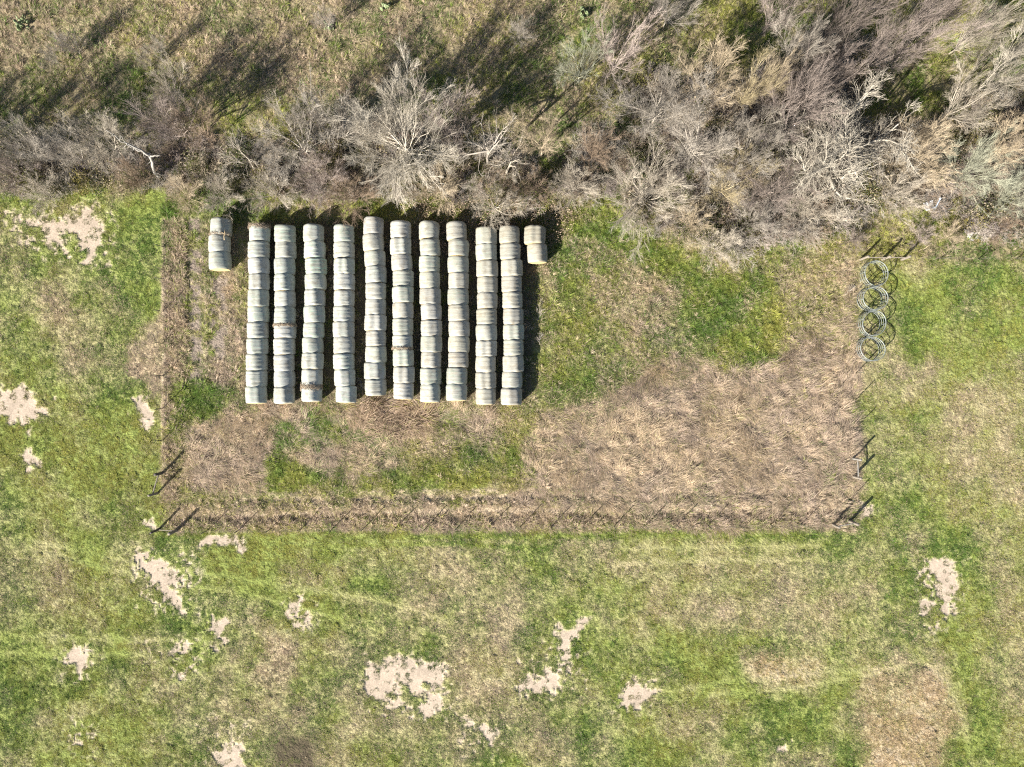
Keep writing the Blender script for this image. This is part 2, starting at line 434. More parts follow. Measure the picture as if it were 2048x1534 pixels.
def plant_material(name, rough=.75, trans=.5):
    """blade colour from the plant each blade belongs to: green or dry, blade by blade"""
    m, nt, b = new_mat(name)
    g = N(nt, "ShaderNodeAttribute", attribute_name="green", attribute_type='INSTANCER')
    s = N(nt, "ShaderNodeAttribute", attribute_name="straw", attribute_type='INSTANCER')
    d = N(nt, "ShaderNodeAttribute", attribute_name="dryness", attribute_type='INSTANCER')
    v = N(nt, "ShaderNodeAttribute", attribute_name="blade")
    sub = N(nt, "ShaderNodeMath", operation='SUBTRACT'); nt.links.new(d.outputs["Fac"], sub.inputs[0]); nt.links.new(v.outputs["Fac"], sub.inputs[1])
    mr = N(nt, "ShaderNodeMapRange"); mr.inputs["From Min"].default_value = -.12; mr.inputs["From Max"].default_value = .12
    nt.links.new(sub.outputs[0], mr.inputs["Value"])
    c = mixc(nt, mr.outputs[0], g.outputs["Color"], s.outputs["Color"])
    w = N(nt, "ShaderNodeAttribute", attribute_name="shade")
    c = mixc(nt, 1.0, c, ramp(nt, w.outputs["Fac"], [(0, (.62,) * 3), (1, (1.35,) * 3)]), 'MULTIPLY')
    nt.links.new(c, b.inputs["Base Color"]); b.inputs["Roughness"].default_value = rough; b.inputs["Specular IOR Level"].default_value = .2
    tr = N(nt, "ShaderNodeBsdfTranslucent"); nt.links.new(c, tr.inputs[0])
    mx = N(nt, "ShaderNodeMixShader"); mx.inputs[0].default_value = trans
    nt.links.new(b.outputs[0], mx.inputs[1]); nt.links.new(tr.outputs[0], mx.inputs[2])
    nt.links.new(mx.outputs[0], nt.nodes["Material Output"].inputs[0])
    return m

def bark_material():
    m, nt, b = new_mat("bare_bark")
    oi = N(nt, "ShaderNodeObjectInfo"); tc = N(nt, "ShaderNodeTexCoord")
    n = noise(nt, 2.2, 5, .65, tc.outputs["Object"])
    c = mixc(nt, 1.0, oi.outputs["Color"], ramp(nt, n, [(.3, (.6, .58, .55)), (.7, (1.3, 1.3, 1.28))]), 'MULTIPLY')
    nt.links.new(c, b.inputs["Base Color"]); b.inputs["Roughness"].default_value = .85; b.inputs["Specular IOR Level"].default_value = .25
    return m

def twig_instance_material():
    m, nt, b = new_mat("undergrowth_twigs")
    g = N(nt, "ShaderNodeAttribute", attribute_name="straw", attribute_type='INSTANCER')
    w = N(nt, "ShaderNodeAttribute", attribute_name="shade")
    c = mixc(nt, 1.0, g.outputs["Color"], ramp(nt, w.outputs["Fac"], [(0, (.6,) * 3), (1, (1.35,) * 3)]), 'MULTIPLY')
    nt.links.new(c, b.inputs["Base Color"]); b.inputs["Roughness"].default_value = .85
    return m

def simple(name, color, rough=.7, metal=0.0, var=.25, scale=6.0, bmp=0.0):
    m, nt, b = new_mat(name)
    tc = N(nt, "ShaderNodeTexCoord"); n = noise(nt, scale, 5, .6, tc.outputs["Object"])
    c = mixc(nt, 1.0, tuple(color), ramp(nt, n, [(.3, (1 - var,) * 3), (.7, (1 + var,) * 3)]), 'MULTIPLY')
    nt.links.new(c, b.inputs["Base Color"]); b.inputs["Roughness"].default_value = rough; b.inputs["Metallic"].default_value = metal
    if bmp: bump(nt, b, n, bmp, .02)
    return m

def wrap_material():
    m, nt, b = new_mat("net_wrap_over_hay")
    oi = N(nt, "ShaderNodeObjectInfo"); tc = N(nt, "ShaderNodeTexCoord")
    add = N(nt, "ShaderNodeVectorMath", operation='ADD'); nt.links.new(tc.outputs["Object"], add.inputs[0])
    mul = N(nt, "ShaderNodeMath", operation='MULTIPLY'); mul.inputs[1].default_value = 37.0; nt.links.new(oi.outputs["Random"], mul.inputs[0])
    cmb = N(nt, "ShaderNodeCombineXYZ"); nt.links.new(mul.outputs[0], cmb.inputs[0]); nt.links.new(mul.outputs[0], cmb.inputs[2]); nt.links.new(cmb.outputs[0], add.inputs[1])
    v = add.outputs[0]
    # streaks that run round the bale: stretched along x and z, tight along the axis
    mp = N(nt, "ShaderNodeMapping"); mp.inputs["Scale"].default_value = (.9, 9.0, .9); nt.links.new(v, mp.inputs[0])
    streak = noise(nt, 1.6, 6, .7, mp.outputs[0], .5)
    blot = noise(nt, 2.6, 5, .65, v, .6)
    fine = noise(nt, 34, 3, .7, v)
    c = mixc(nt, 1.0, oi.outputs["Color"], ramp(nt, streak, [(.28, (.66, .645, .60)), (.48, (1, 1, 1)), (.75, (1.15, 1.14, 1.12))]), 'MULTIPLY')
    c = mixc(nt, 1.0, c, ramp(nt, fine, [(.3, (.84, .83, .80)), (.7, (1.13, 1.13, 1.13))]), 'MULTIPLY')
    # grey-brown weather stains
    c = mixc(nt, ramp(nt, blot, [(.46, (0,) * 3), (.70, (.70,) * 3)]), c, (.17, .145, .105))
    # teal-green net colour showing in places
    g1 = noise(nt, 1.5, 5, .7, mp.outputs[0], 1.0)
    gm = N(nt, "ShaderNodeMath", operation='MULTIPLY'); nt.links.new(ramp(nt, g1, [(.46, (0,) * 3), (.62, (1,) * 3)]), gm.inputs[0])
    nt.links.new(oi.outputs["Alpha"], gm.inputs[1])
    c = mixc(nt, gm.outputs[0], c, (.19, .30, .24))
    nt.links.new(c, b.inputs["Base Color"]); b.inputs["Roughness"].default_value = .62; b.inputs["Specular IOR Level"].default_value = .25
    bump(nt, b, streak, .5, .05)
    return m

M_GROUND = ground_material()
M_GRASS = plant_material("grass_blades")
M_BARK = bark_material()
M_UNDER = twig_instance_material()
M_WRAP = wrap_material()
M_HAY = simple("baled_hay", (.36, .28, .14), .9, 0, .35, 14, .6)
M_STRAW = simple("weathered_loose_hay", (.27, .215, .155), .9, 0, .4, 10)
M_GALV = simple("galvanised_tube", (.165, .185, .18), .55, .2, .25, 5)
M_POST = simple("weathered_post_wood", (.15, .13, .105), .85, 0, .3, 9, .5)
M_DARKPOST = simple("creosoted_post_wood", (.055, .045, .04), .8, 0, .3, 9, .4)
M_RAIL = simple("pale_rail_wood", (.16, .152, .138), .7, 0, .2, 7, .3)
M_STEELPOST = simple("rusty_green_steel", (.10, .10, .07), .7, .3, .35, 12)
M_WIRE = simple("dull_fence_wire", (.16, .15, .14), .6, .6, .2, 20)
M_WHITE = simple("dirty_white_sheet", (.42, .44, .47), .5, 0, .15, 6)
M_BLUEGREY = simple("blue_grey_plastic", (.19, .23, .29), .45, 0, .2, 6)
M_YELLOW = simple("faded_yellow_plastic", (.50, .42, .08), .5, 0, .2, 8)
M_LOG = simple("sawn_log", (.50, .38, .22), .85, 0, .3, 8, .4)
M_STONE = simple("grey_rubble", (.38, .37, .36), .9, 0, .3, 7, .5)
M_CACTUS = simple("prickly_pear_skin", (.13, .165, .075), .6, 0, .3, 9)
M_DEADLEAF = simple("curled_dead_leaf", (.24, .18, .13), .85, 0, .5, 10)

# ------------------------------------------------------------------ ground sheet
def axis(lo, hi, step, far):
    core = np.arange(lo, hi + step / 2, step)
    out = []; d = step
    x = core[-1]
    while x < far:
        d *= 1.35; x += d; out.append(x)
    out2 = []; d = step; x = core[0]
    while x > -far:
        d *= 1.35; x -= d; out2.append(x)
    return np.concatenate([out2[::-1], core, out])
ax = axis(-44, 44, .12, 900); ay = axis(-34.5, 34.5, .12, 900)
XX, YY = np.meshgrid(ax, ay)
gpx, gpy = XX * S + 1024, 767 - YY * S
f_bare, f_dry, f_strip, f_floor, f_thick, f_damp, f_rough = (samp(F, gpx, gpy) for F in (bare, dry, soil_strip, bales_floor, thick, damp, rough))
def lerp(a, b, t): return a * (1 - t[..., None]) + b * t[..., None]
c_green = np.array((.16, .195, .05)); c_thatch = np.array((.34, .27, .185))
soil_n = fbm(XX * 1.3, YY * 1.3, 61, 4, .6)
c_soil = np.array((.345, .285, .225)) * (.72 + .45 * soil_n + .2 * (fbm(XX * 5, YY * 5, 63, 3, .6) - .5))[..., None]
colr = lerp(np.broadcast_to(c_green, XX.shape + (3,)), c_thatch, f_dry)
colr = lerp(colr, np.array((.20, .165, .105)), f_rough * .8)
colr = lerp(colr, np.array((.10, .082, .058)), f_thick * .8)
colr = lerp(colr, np.array((.085, .066, .045)), f_floor * .9)  # dark soil between bale rows, colour lowered further to deepen their shadow
colr = lerp(colr, np.array((.21, .165, .125)), samp(lodge, gpx, gpy) * .8)
colr = lerp(colr, np.array((.20, .165, .135)), f_strip)
colr = lerp(colr, np.array((.20, .16, .125)), samp(weedy, gpx, gpy) * .8)
colr = lerp(colr, np.array((.31, .25, .18)), samp(stripe, gpx, gpy))
colr = lerp(colr, np.array((.055, .042, .03)), f_damp * .9)
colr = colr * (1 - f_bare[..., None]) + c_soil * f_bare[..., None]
zz = gz(XX, YY)
ny, nx = XX.shape
idx = np.arange(nx * ny).reshape(ny, nx)
quads = np.stack([idx[:-1, :-1], idx[:-1, 1:], idx[1:, 1:], idx[1:, :-1]], -1).reshape(-1, 4)
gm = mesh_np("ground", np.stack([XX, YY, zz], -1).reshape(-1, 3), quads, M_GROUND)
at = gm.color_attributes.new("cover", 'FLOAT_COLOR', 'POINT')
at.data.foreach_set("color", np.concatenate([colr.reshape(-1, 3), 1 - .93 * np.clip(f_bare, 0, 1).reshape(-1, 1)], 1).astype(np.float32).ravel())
obj("ground", gm, kind="structure")

# ------------------------------------------------------------------ scattered ground cover (stuff)
def blades_mesh(name, rng, n, rad, length, width, tilt, bend, mat, lsd=.3, fan=None, flat=None, segs=2):
    """n tapered blades; tilt = mean lean from vertical (rad); fan=(angle, spread): all lean one way"""
    a = rng.uniform(0, 2 * np.pi, n); r = rad * np.sqrt(rng.rand(n))
    base = np.stack([r * np.cos(a), r * np.sin(a), np.full(n, -.02)], 1)
    az = a + rng.normal(0, .7, n) if fan is None else fan[0] + rng.normal(0, fan[1], n)
    L = length * np.clip(rng.normal(1, lsd, n), .35, 1.9)
    th = np.clip(rng.normal(tilt, .25, n), .05, 1.5)
    w = width * rng.uniform(.7, 1.3, n)
    side = np.stack([-np.sin(az), np.cos(az), np.zeros(n)], 1)
    side += rng.normal(0, .35, (n, 3)) * .6; side /= np.linalg.norm(side, axis=1, keepdims=True)
    pts = [base]; p = base
    for k in range(segs):
        t = np.clip(th + bend * (k + .5) / segs, .02, 1.62)
        d = np.stack([np.sin(t) * np.cos(az), np.sin(t) * np.sin(az), np.cos(t)], 1)
        p = p + d * (L / segs)[:, None]; p[:, 2] = np.maximum(p[:, 2], .015)
        pts.append(p)
    V, Q, T = [], [], []
    cols = []
    for k in range(segs):
        f = 1 - k / segs * .55
        V += [pts[k] - side * (w * f / 2)[:, None], pts[k] + side * (w * f / 2)[:, None]]
    V.append(pts[segs])
    V = np.stack(V, 1)                      # n, 2*segs+1, 3
    m = V.shape[1]; o = (np.arange(n) * m)[:, None]
    for k in range(segs - 1):
        Q.append(o + np.array([[2 * k, 2 * k + 1, 2 * k + 3, 2 * k + 2]]))
    T.append(o + np.array([[2 * segs - 2, 2 * segs - 1, 2 * segs]]))
    me = mesh_np(name, V.reshape(-1, 3), [np.concatenate(Q) if Q else [], np.concatenate(T)], mat, False)
    for nm, val in (("blade", rng.rand(n)), ("shade", rng.rand(n))):
        t_ = me.attributes.new(nm, 'FLOAT', 'POINT'); t_.data.foreach_set("value", np.repeat(val, m).astype(np.float32))
    return me

def kit(name, meshes):
    c = bpy.data.collections.new(name)
    for i, me in enumerate(meshes):
        o = bpy.data.objects.new("%s_%02d" % (name, i), me); c.objects.link(o)
    return c

def scatter(name, pts, rot, scl, idx, attrs, collection, label):
    me = bpy.data.meshes.new(name)
    me.vertices.add(len(pts)); me.vertices.foreach_set("co", np.asarray(pts, np.float32).ravel())
    def A(nm, typ, key, v):
        a = me.attributes.new(nm, typ, 'POINT'); a.data.foreach_set(key, np.ascontiguousarray(v).ravel())
    A("turn", 'FLOAT_VECTOR', "vector", np.asarray(rot, np.float32)); A("size", 'FLOAT_VECTOR', "vector", np.asarray(scl, np.float32))
    A("which", 'INT', "value", np.asarray(idx, np.int32))
    for nm, v in attrs.items():
        v = np.asarray(v, np.float32)
        if v.ndim == 1: A(nm, 'FLOAT', "value", v)
        else: A(nm, 'FLOAT_COLOR', "color", np.concatenate([v, np.ones((len(v), 1), np.float32)], 1))
    o = obj(name, me, kind="stuff", label=label)
    ng = bpy.data.node_groups.new(name, 'GeometryNodeTree')
    ng.interface.new_socket("Geometry", in_out='INPUT', socket_type='NodeSocketGeometry')
    ng.interface.new_socket("Geometry", in_out='OUTPUT', socket_type='NodeSocketGeometry')
    gi = ng.nodes.new("NodeGroupInput"); go = ng.nodes.new("NodeGroupOutput")
    ci = ng.nodes.new("GeometryNodeCollectionInfo"); ci.inputs["Collection"].default_value = collection
    ci.inputs["Separate Children"].default_value = True; ci.inputs["Reset Children"].default_value = True
    ip = ng.nodes.new("GeometryNodeInstanceOnPoints"); ip.inputs["Pick Instance"].default_value = True
    def NA(nm, typ):
        n = ng.nodes.new("GeometryNodeInputNamedAttribute"); n.data_type = typ; n.inputs["Name"].default_value = nm
        return n.outputs["Attribute"]
    ng.links.new(gi.outputs[0], ip.inputs["Points"]); ng.links.new(ci.outputs[0], ip.inputs["Instance"])
    ng.links.new(NA("which", 'INT'), ip.inputs["Instance Index"]); ng.links.new(NA("turn", 'FLOAT_VECTOR'), ip.inputs["Rotation"])
    ng.links.new(NA("size", 'FLOAT_VECTOR'), ip.inputs["Scale"]); ng.links.new(ip.outputs[0], go.inputs[0])
    md = o.modifiers.new("spread", 'NODES'); md.node_group = ng
    return o

rng = np.random.RandomState(3)
def candidates(density, x0=-230, x1=2278, y0=-230, y1=1764):
    n = int(density * (x1 - x0) * (y1 - y0) / S / S)
    px = rng.uniform(max(x0, -MARG + 3), min(x1, W_PX + MARG - 3), n); py = rng.uniform(max(y0, -MARG + 3), min(y1, H_PX + MARG - 3), n)
    return px, py
def place(px, py):
    x = (px - 1024) / S; y = (767 - py) / S
    return np.stack([x, y, gz(x, y)], 1)

GREENS = np.array([(.175, .245, .04), (.235, .285, .06), (.115, .195, .04), (.33, .335, .085)])
def greens(px, py, n):
    t = fbm(px / 120, py / 120, 71, 4, .6); t2 = fbm(px / 40, py / 40, 75, 3, .6)
    w = np.clip((t - .5) * 2.4 + .45 + rng.normal(0, .22, n) + (t2 - .5) * .9, 0, 1)
    c = np.where(w[:, None] < .5, GREENS[2] + (GREENS[1] - GREENS[2]) * (w * 2)[:, None], GREENS[1] + (GREENS[3] - GREENS[1]) * (w * 2 - 1)[:, None])
    return c * np.clip(rng.normal(1, .16, n), .55, 1.6)[:, None]
STRAW = np.array((.53, .43, .305)); STRAW_GREY = np.array((.46, .375, .305)); STRAW_BROWN = np.array((.38, .285, .215)); STRAW_OR = np.array((.53, .41, .23))
def straws(px, py, n):
    w = np.clip(fbm(px / 60, py / 60, 81, 3) * 1.6 - .3 + rng.normal(0, .25, n), 0, 1)[:, None]
    c = STRAW * (1 - w) + STRAW_GREY * w
    rg = samp(rough, px, py)[:, None] * .8; c = c * (1 - rg) + np.array((.47, .38, .285)) * rg
    c = c * (.88 + .12 * np.clip(samp(yard, px, py) + samp(rough, px, py), 0, 1))[:, None]
    b = np.clip(samp(brown, px, py) + rng.normal(0, .1, n), 0, 1)[:, None]; o = np.clip(samp(orange, px, py), 0, 1)[:, None]
    c = c * (1 - b * .7) + STRAW_BROWN * b * .7; c = c * (1 - o) + STRAW_OR * o
    return c * np.clip(rng.normal(1, .15, n), .6, 1.5)[:, None]

# short pasture grass: a tight low turf, hundreds of thousands of blades
k_turf = kit("turf_tuft", [blades_mesh("turf_tuft", np.random.RandomState(100 + i), 64, .16, .085, .018, .95, .45, M_GRASS) for i in range(5)])
px, py = candidates(42)
fb, fr, ft, fs, ff, fd = (samp(F, px, py) for F in (bare, rough, thick, soil_strip, bales_floor, damp))
fl = samp(lodge, px, py); ftr = samp(tracks, px, py)
spk = smooth(.60, .70, fbm(px / 7, py / 7, 47, 2, .6)) * .45
keep = rng.rand(len(px)) > np.clip((1.02 - spk) * smooth(.1, .7, fb) + fr * .75 + fs * .93 + ff * .75 + fd * .8 + fl * .55 + .15 * samp(stripe, px, py) + .6 * samp(weedy, px, py), 0, .985)
px, py = px[keep], py[keep]; n = len(px)
dr = np.clip(samp(dry, px, py) + rng.normal(0, .10, n), 0, 1)
big = fbm(px / 30, py / 30, 91, 3, .6)
sz = np.clip(.50 + (big - .3) * 1.1 + rng.normal(0, .24, n), .3, 1.8) * (1 - .78 * samp(tracks, px, py)) * (1 - .5 * samp(stripe, px, py)) * (1 + .1 * samp(bare, px, py))
yd = samp(yard, px, py)
gcol = greens(px, py, n); tk = np.clip(samp(tracks, px, py) * 1.2, 0, 1); gcol = gcol * (1 - tk[:, None]) + np.array((.40, .41, .13)) * tk[:, None]; dr = dr * (1 - .8 * tk); ob = smooth(.2, .7, samp(bare, px, py)); dr = dr * (1 - .9 * ob); gcol = gcol * (1 - .5 * ob)[:, None]
hl = samp(halo, px, py)[:, None]; gcol = gcol * (1 - .12 * hl)
scatter("grass", place(px, py), np.stack([rng.normal(0, .1, n), rng.normal(0, .1, n), rng.uniform(0, 6.28, n)], 1),
        np.stack([sz, sz, sz * (1 + .9 * yd)], 1), rng.randint(0, 5, n), {"green": gcol, "straw": straws(px, py, n), "dryness": dr}, k_turf, "short green pasture grass with straw-coloured blades through it")

# taller tussocks: rough meadow beyond the thicket, green of the yard, fence lines
k_tus = kit("tussock", [blades_mesh("tussock", np.random.RandomState(200 + i), 60, .16, .34, .020, .62, .75, M_GRASS) for i in range(6)])
px, py = candidates(17)
fr, fy, fb, fl, fw, ff, fs, ft = (samp(F, px, py) for F in (rough, yard, bare, lodge, weedy, bales_floor, soil_strip, thick))
big = fbm(px / 20, py / 20, 95, 3, .6); dy = samp(dry, px, py)
past = (1 - np.clip(fr + fy, 0, 1))
p_keep = np.clip(fr * (.25 + .9 * smooth(.35, .6, big)) * (1 - .35 * ft) + fy * .62 * (1 - fl * .75) + fw * .9 + past * .16 * smooth(.54, .7, big), 0, 1) * (1 - fb) * (1 - .75 * ff) * (1 - .9 * fs) * (1 - .85 * samp(stripe, px, py))
keep = rng.rand(len(px)) < p_keep
px, py = px[keep], py[keep]; n = len(px)
fr, fw, past, fy = fr[keep], fw[keep], past[keep], fy[keep]
sz = np.clip(rng.normal(.85, .25, n), .4, 1.6) * (.42 * past + .95 * fr + .88 * fy * (1 - fr) + .25 * fw)
sz = np.clip(sz, .3, 1.5)
dr = np.clip(samp(dry, px, py) + rng.normal(0, .22, n), 0, 1)
gc = greens(px, py, n) * (1 - .38 * past)[:, None]
scatter("tall_grass", place(px, py), np.stack([rng.normal(0, .15, n), rng.normal(0, .15, n), rng.uniform(0, 6.28, n)], 1), np.stack([sz, sz, sz], 1), rng.randint(0, 6, n),
        {"green": gc, "straw": straws(px, py, n), "dryness": dr}, k_tus, "rough knee-high tussocks of green and dead grass")

# flattened long dead grass in the storage yard
k_lay = kit("laid_straw", [blades_mesh("laid_straw", np.random.RandomState(300 + i), 56, .22, .42, .016, 1.22, .36, M_GRASS, .4, (0.0, .42), segs=3) for i in range(6)])
px, py = candidates(22, 320, 1720, 500, 1070)
fl = samp(lodge, px, py); keep = rng.rand(len(px)) < fl * (.35 + .75 * samp(dry, px, py)) * (1 - samp(bare, px, py)) * (1 - .8 * samp(bales_floor, px, py))
px, py = px[keep], py[keep]; n = len(px)
flow = -.55 + (fbm(px / 110, py / 90, 121, 3, .5) - .5) * 6.0 + (fbm(px / 28, py / 28, 125, 2) - .5) * 5.0 + rng.normal(0, .18, n)
sz = np.clip(rng.normal(.9, .25, n), .4, 1.6) * (1 + .7 * samp(brown, px, py))
dr = np.clip(samp(dry, px, py) + .12 + rng.normal(0, .12, n), 0, 1)
hz = sz * np.clip(.8 + (fbm(px / 15, py / 15, 131, 3) - .5) * 4.2, .15, 2.2)
scatter("flattened_dry_grass", place(px, py), np.stack([np.zeros(n), rng.normal(0, .08, n), flow], 1), np.stack([sz, sz, hz], 1), rng.randint(0, 6, n),
        {"green": greens(px, py, n), "straw": straws(px, py, n), "dryness": dr}, k_lay, "long dead grass lying flat in swirls")

# ------------------------------------------------------------------ bare trees
def grow(r, P0, D0, L, k, wob, up):
    N_ = len(P0); P = np.zeros((N_, k + 1, 3)); P[:, 0] = P0; d = D0.copy()
    for i in range(k):
        d = d + r.normal(0, wob, (N_, 3)); d[:, 2] += up
        d /= np.linalg.norm(d, axis=1, keepdims=True)
        P[:, i + 1] = P[:, i] + d * (L / k)[:, None]
    P[:, :, 2] = np.maximum(P[:, :, 2], .05)
    return P
def spawn(r, P, L, R0, m, tmin, ang, asd, ratio, rr=.55, taper=.7):
    N_, k1, _ = P.shape
    par = np.repeat(np.arange(N_), m); t = r.uniform(tmin, 1.0, N_ * m)
    f = t * (k1 - 1); i = np.minimum(f.astype(int), k1 - 2); a = (f - i)[:, None]
    pos = P[par, i] * (1 - a) + P[par, i + 1] * a
    tan = P[par, i + 1] - P[par, i]; tan /= np.linalg.norm(tan, axis=1, keepdims=True) + 1e-9
    rnd = r.normal(0, 1, (N_ * m, 3)); perp = rnd - (rnd * tan).sum(1, keepdims=True) * tan; perp /= np.linalg.norm(perp, axis=1, keepdims=True) + 1e-9
    th = np.abs(r.normal(ang, asd, N_ * m))[:, None]
    d = tan * np.cos(th) + perp * np.sin(th)
    Lc = L[par] * ratio * (1.1 - .55 * t) * r.uniform(.6, 1.3, N_ * m)
    Rc = R0[par] * (1 - taper * t) * rr
    return pos, d, Lc, Rc
def radii(R0, k, tip=.3):
    return R0[:, None] * (1 - (1 - tip) * np.linspace(0, 1, k + 1)[None, :])

KIND = {
 # limbs, elevation of limbs (deg), limb length, branches, twigs, twiglets, wobble, upward pull, trunk height, trunk radius, twig radius
 'spread': dict(ang=.58, nl=8, el=(25, 66), ll=.62, nb=11, nt=9, ns=8, wob=.10, up=.035, th=.20, tr=.0095, tw=.0028),
 'great':  dict(ang=.48, nl=17, el=(5, 62), ll=.66, nb=13, nt=10, ns=7, wob=.09, up=.02, th=.18, tr=.0085, tw=.0029),
 'broom':  dict(ang=.36, nl=11, el=(46, 80), ll=.80, nb=11, nt=8, ns=6, wob=.07, up=.06, th=.12, tr=.0075, tw=.0027),
 'shrub':  dict(ang=.42, nl=18, el=(15, 75), ll=.85, nb=10, nt=8, ns=7, wob=.11, up=.03, th=.05, tr=.008, tw=.0036),
 'dead':   dict(ang=.7, nl=6, el=(20, 70), ll=.55, nb=6, nt=4, ns=2, wob=.22, up=.02, th=.42, tr=.016, tw=.0075),
 'gnarly': dict(ang=.70, nl=10, el=(8, 66), ll=.66, nb=12, nt=11, ns=6, wob=.24, up=.03, th=.16, tr=.026, tw=.0050),
}
def make_tree_meshes(kind, seed):
    """a tree one metre tall: meshes for trunk, each limb, and the crown of branches and twigs"""
    p = KIND[kind]; r = np.random.RandomState(seed)
    out = {}
    k0 = 5
    T = grow(r, np.zeros((1, 3)), np.array([[r.normal(0, .12), r.normal(0, .12), 1.0]]), np.array([p['th'] + .06]), k0, .10, .1)
    T[:, 0, 2] = -.03
    mb = MB(); R = radii(np.array([p['tr'] * 1.5]), k0, .62); R[0, 0] *= 1.35
    mb.tubes(T, R, 9, True); out['trunk'] = mb.mesh(kind + "_trunk", M_BARK)
    nl = p['nl']
    az = np.arange(nl) * 2 * np.pi / nl + r.uniform(-.35, .35, nl) + r.uniform(0, 6.28)
    el = np.radians(r.uniform(p['el'][0], p['el'][1], nl))
    t = r.uniform(.55, 1.0, nl) if p['th'] > .1 else r.uniform(.1, .9, nl)
    f = t * k0; i = np.minimum(f.astype(int), k0 - 1); a = (f - i)[:, None]
    P0 = T[0, i] * (1 - a) + T[0, i + 1] * a
    D0 = np.stack([np.cos(az) * np.cos(el), np.sin(az) * np.cos(el), np.sin(el)], 1)
    L = p['ll'] * r.uniform(.72, 1.12, nl); R0 = p['tr'] * r.uniform(.6, .95, nl)
    k1 = 9
    P1 = grow(r, P0, D0, L, k1, p['wob'] * .75, p['up'])
    out['limbs'] = []
    for j in range(nl):
        mb = MB(); mb.tubes(P1[j:j + 1], radii(R0[j:j + 1], k1, .22), 6); out['limbs'].append(mb.mesh(kind + "_limb", M_BARK))
    mb = MB()
    pos, d, Lb, Rb = spawn(r, P1, L, R0, p['nb'], .18, p['ang'], .18, .56, .5)
    Rb = np.maximum(Rb, p['tw'] * .75)
    P2 = grow(r, pos, d, Lb, 5, p['wob'], p['up']); mb.tubes(P2, radii(Rb, 5, .35), 4)
    pos, d, Lt, Rt = spawn(r, P2, Lb, Rb, p['nt'], .15, p['ang'] * .95, .2, .52, .55)
    Rt = np.maximum(Rt, p['tw'] * .38)
    P3 = grow(r, pos, d, Lt, 3, p['wob'], p['up'] * 1.5); mb.tubes(P3, radii(Rt, 3, .4), 3)
    pos, d, Ls, Rs = spawn(r, P3, Lt, Rt, p['ns'], .15, p['ang'] * .9, .2, .64, .62)
    Rs = np.maximum(Rs, p['tw'] * .24)
    P4 = grow(r, pos, d, Ls, 2, p['wob'], p['up']); mb.tubes(P4, radii(Rs, 2, .5), 3)
    out['crown'] = mb.mesh(kind + "_crown", M_BARK)
    v = np.concatenate([P4.reshape(-1, 3), P3.reshape(-1, 3)])
    out['r'] = np.percentile(np.hypot(v[:, 0], v[:, 1]), 93); out['h'] = np.percentile(v[:, 2], 99)
    return out
PROTO = {}
def proto(kind, var):
    if (kind, var) not in PROTO: PROTO[(kind, var)] = make_tree_meshes(kind, {'spread': 1, 'great': 12, 'broom': 3, 'shrub': 4, 'dead': 5, 'gnarly': 6}[kind] * 50 + var)
    return PROTO[(kind, var)]

TONE = {'grey': (.29, .265, .235), 'pale': (.36, .325, .275), 'white': (.39, .36, .31), 'mauve': (.29, .245, .225), 'brown': (.235, .18, .135), 'tan': (.40, .335, .245), 'dark': (.19, .16, .145), 'yellow': (.34, .29, .185), 'green': (.29, .30, .235)}
trng = random.Random(5)
def tree(name, cx, cy, r_px, h, kind, tone, label, cat="tree", group=None, var=None):
    x, y = G(cx, cy, .55 * h)
    pr = proto(kind, var if var is not None else trng.randrange(3 if kind in ('spread', 'broom', 'shrub') else 2 if kind == 'dead' else 1))
    s = h / pr['h']; rad = r_px / S * (H - .55 * h) / H
    sx = rad / pr['r']
    sx = min(max(sx, s * .45), s * 2.2)
    t = thing(name, label, cat, (x, y, float(gz(x, y))), trng.uniform(0, 6.28), group)
    t.scale = (sx, sx * trng.uniform(.9, 1.1), s)
    v = trng.uniform(.88, 1.18) * (.84 if kind in ('great', 'gnarly', 'dead') else .84 if cx > 1330 and cy < 240 else 1.0); c = tuple(k * v for k in TONE[tone]); cl = tuple(min(.7, k * 1.08) for k in c)
    obj("trunk", pr['trunk'], t, color=cl)
    for lm in pr['limbs']: obj("limb", lm, t, color=cl)
    obj("crown", pr['crown'], t, color=c)
    return t

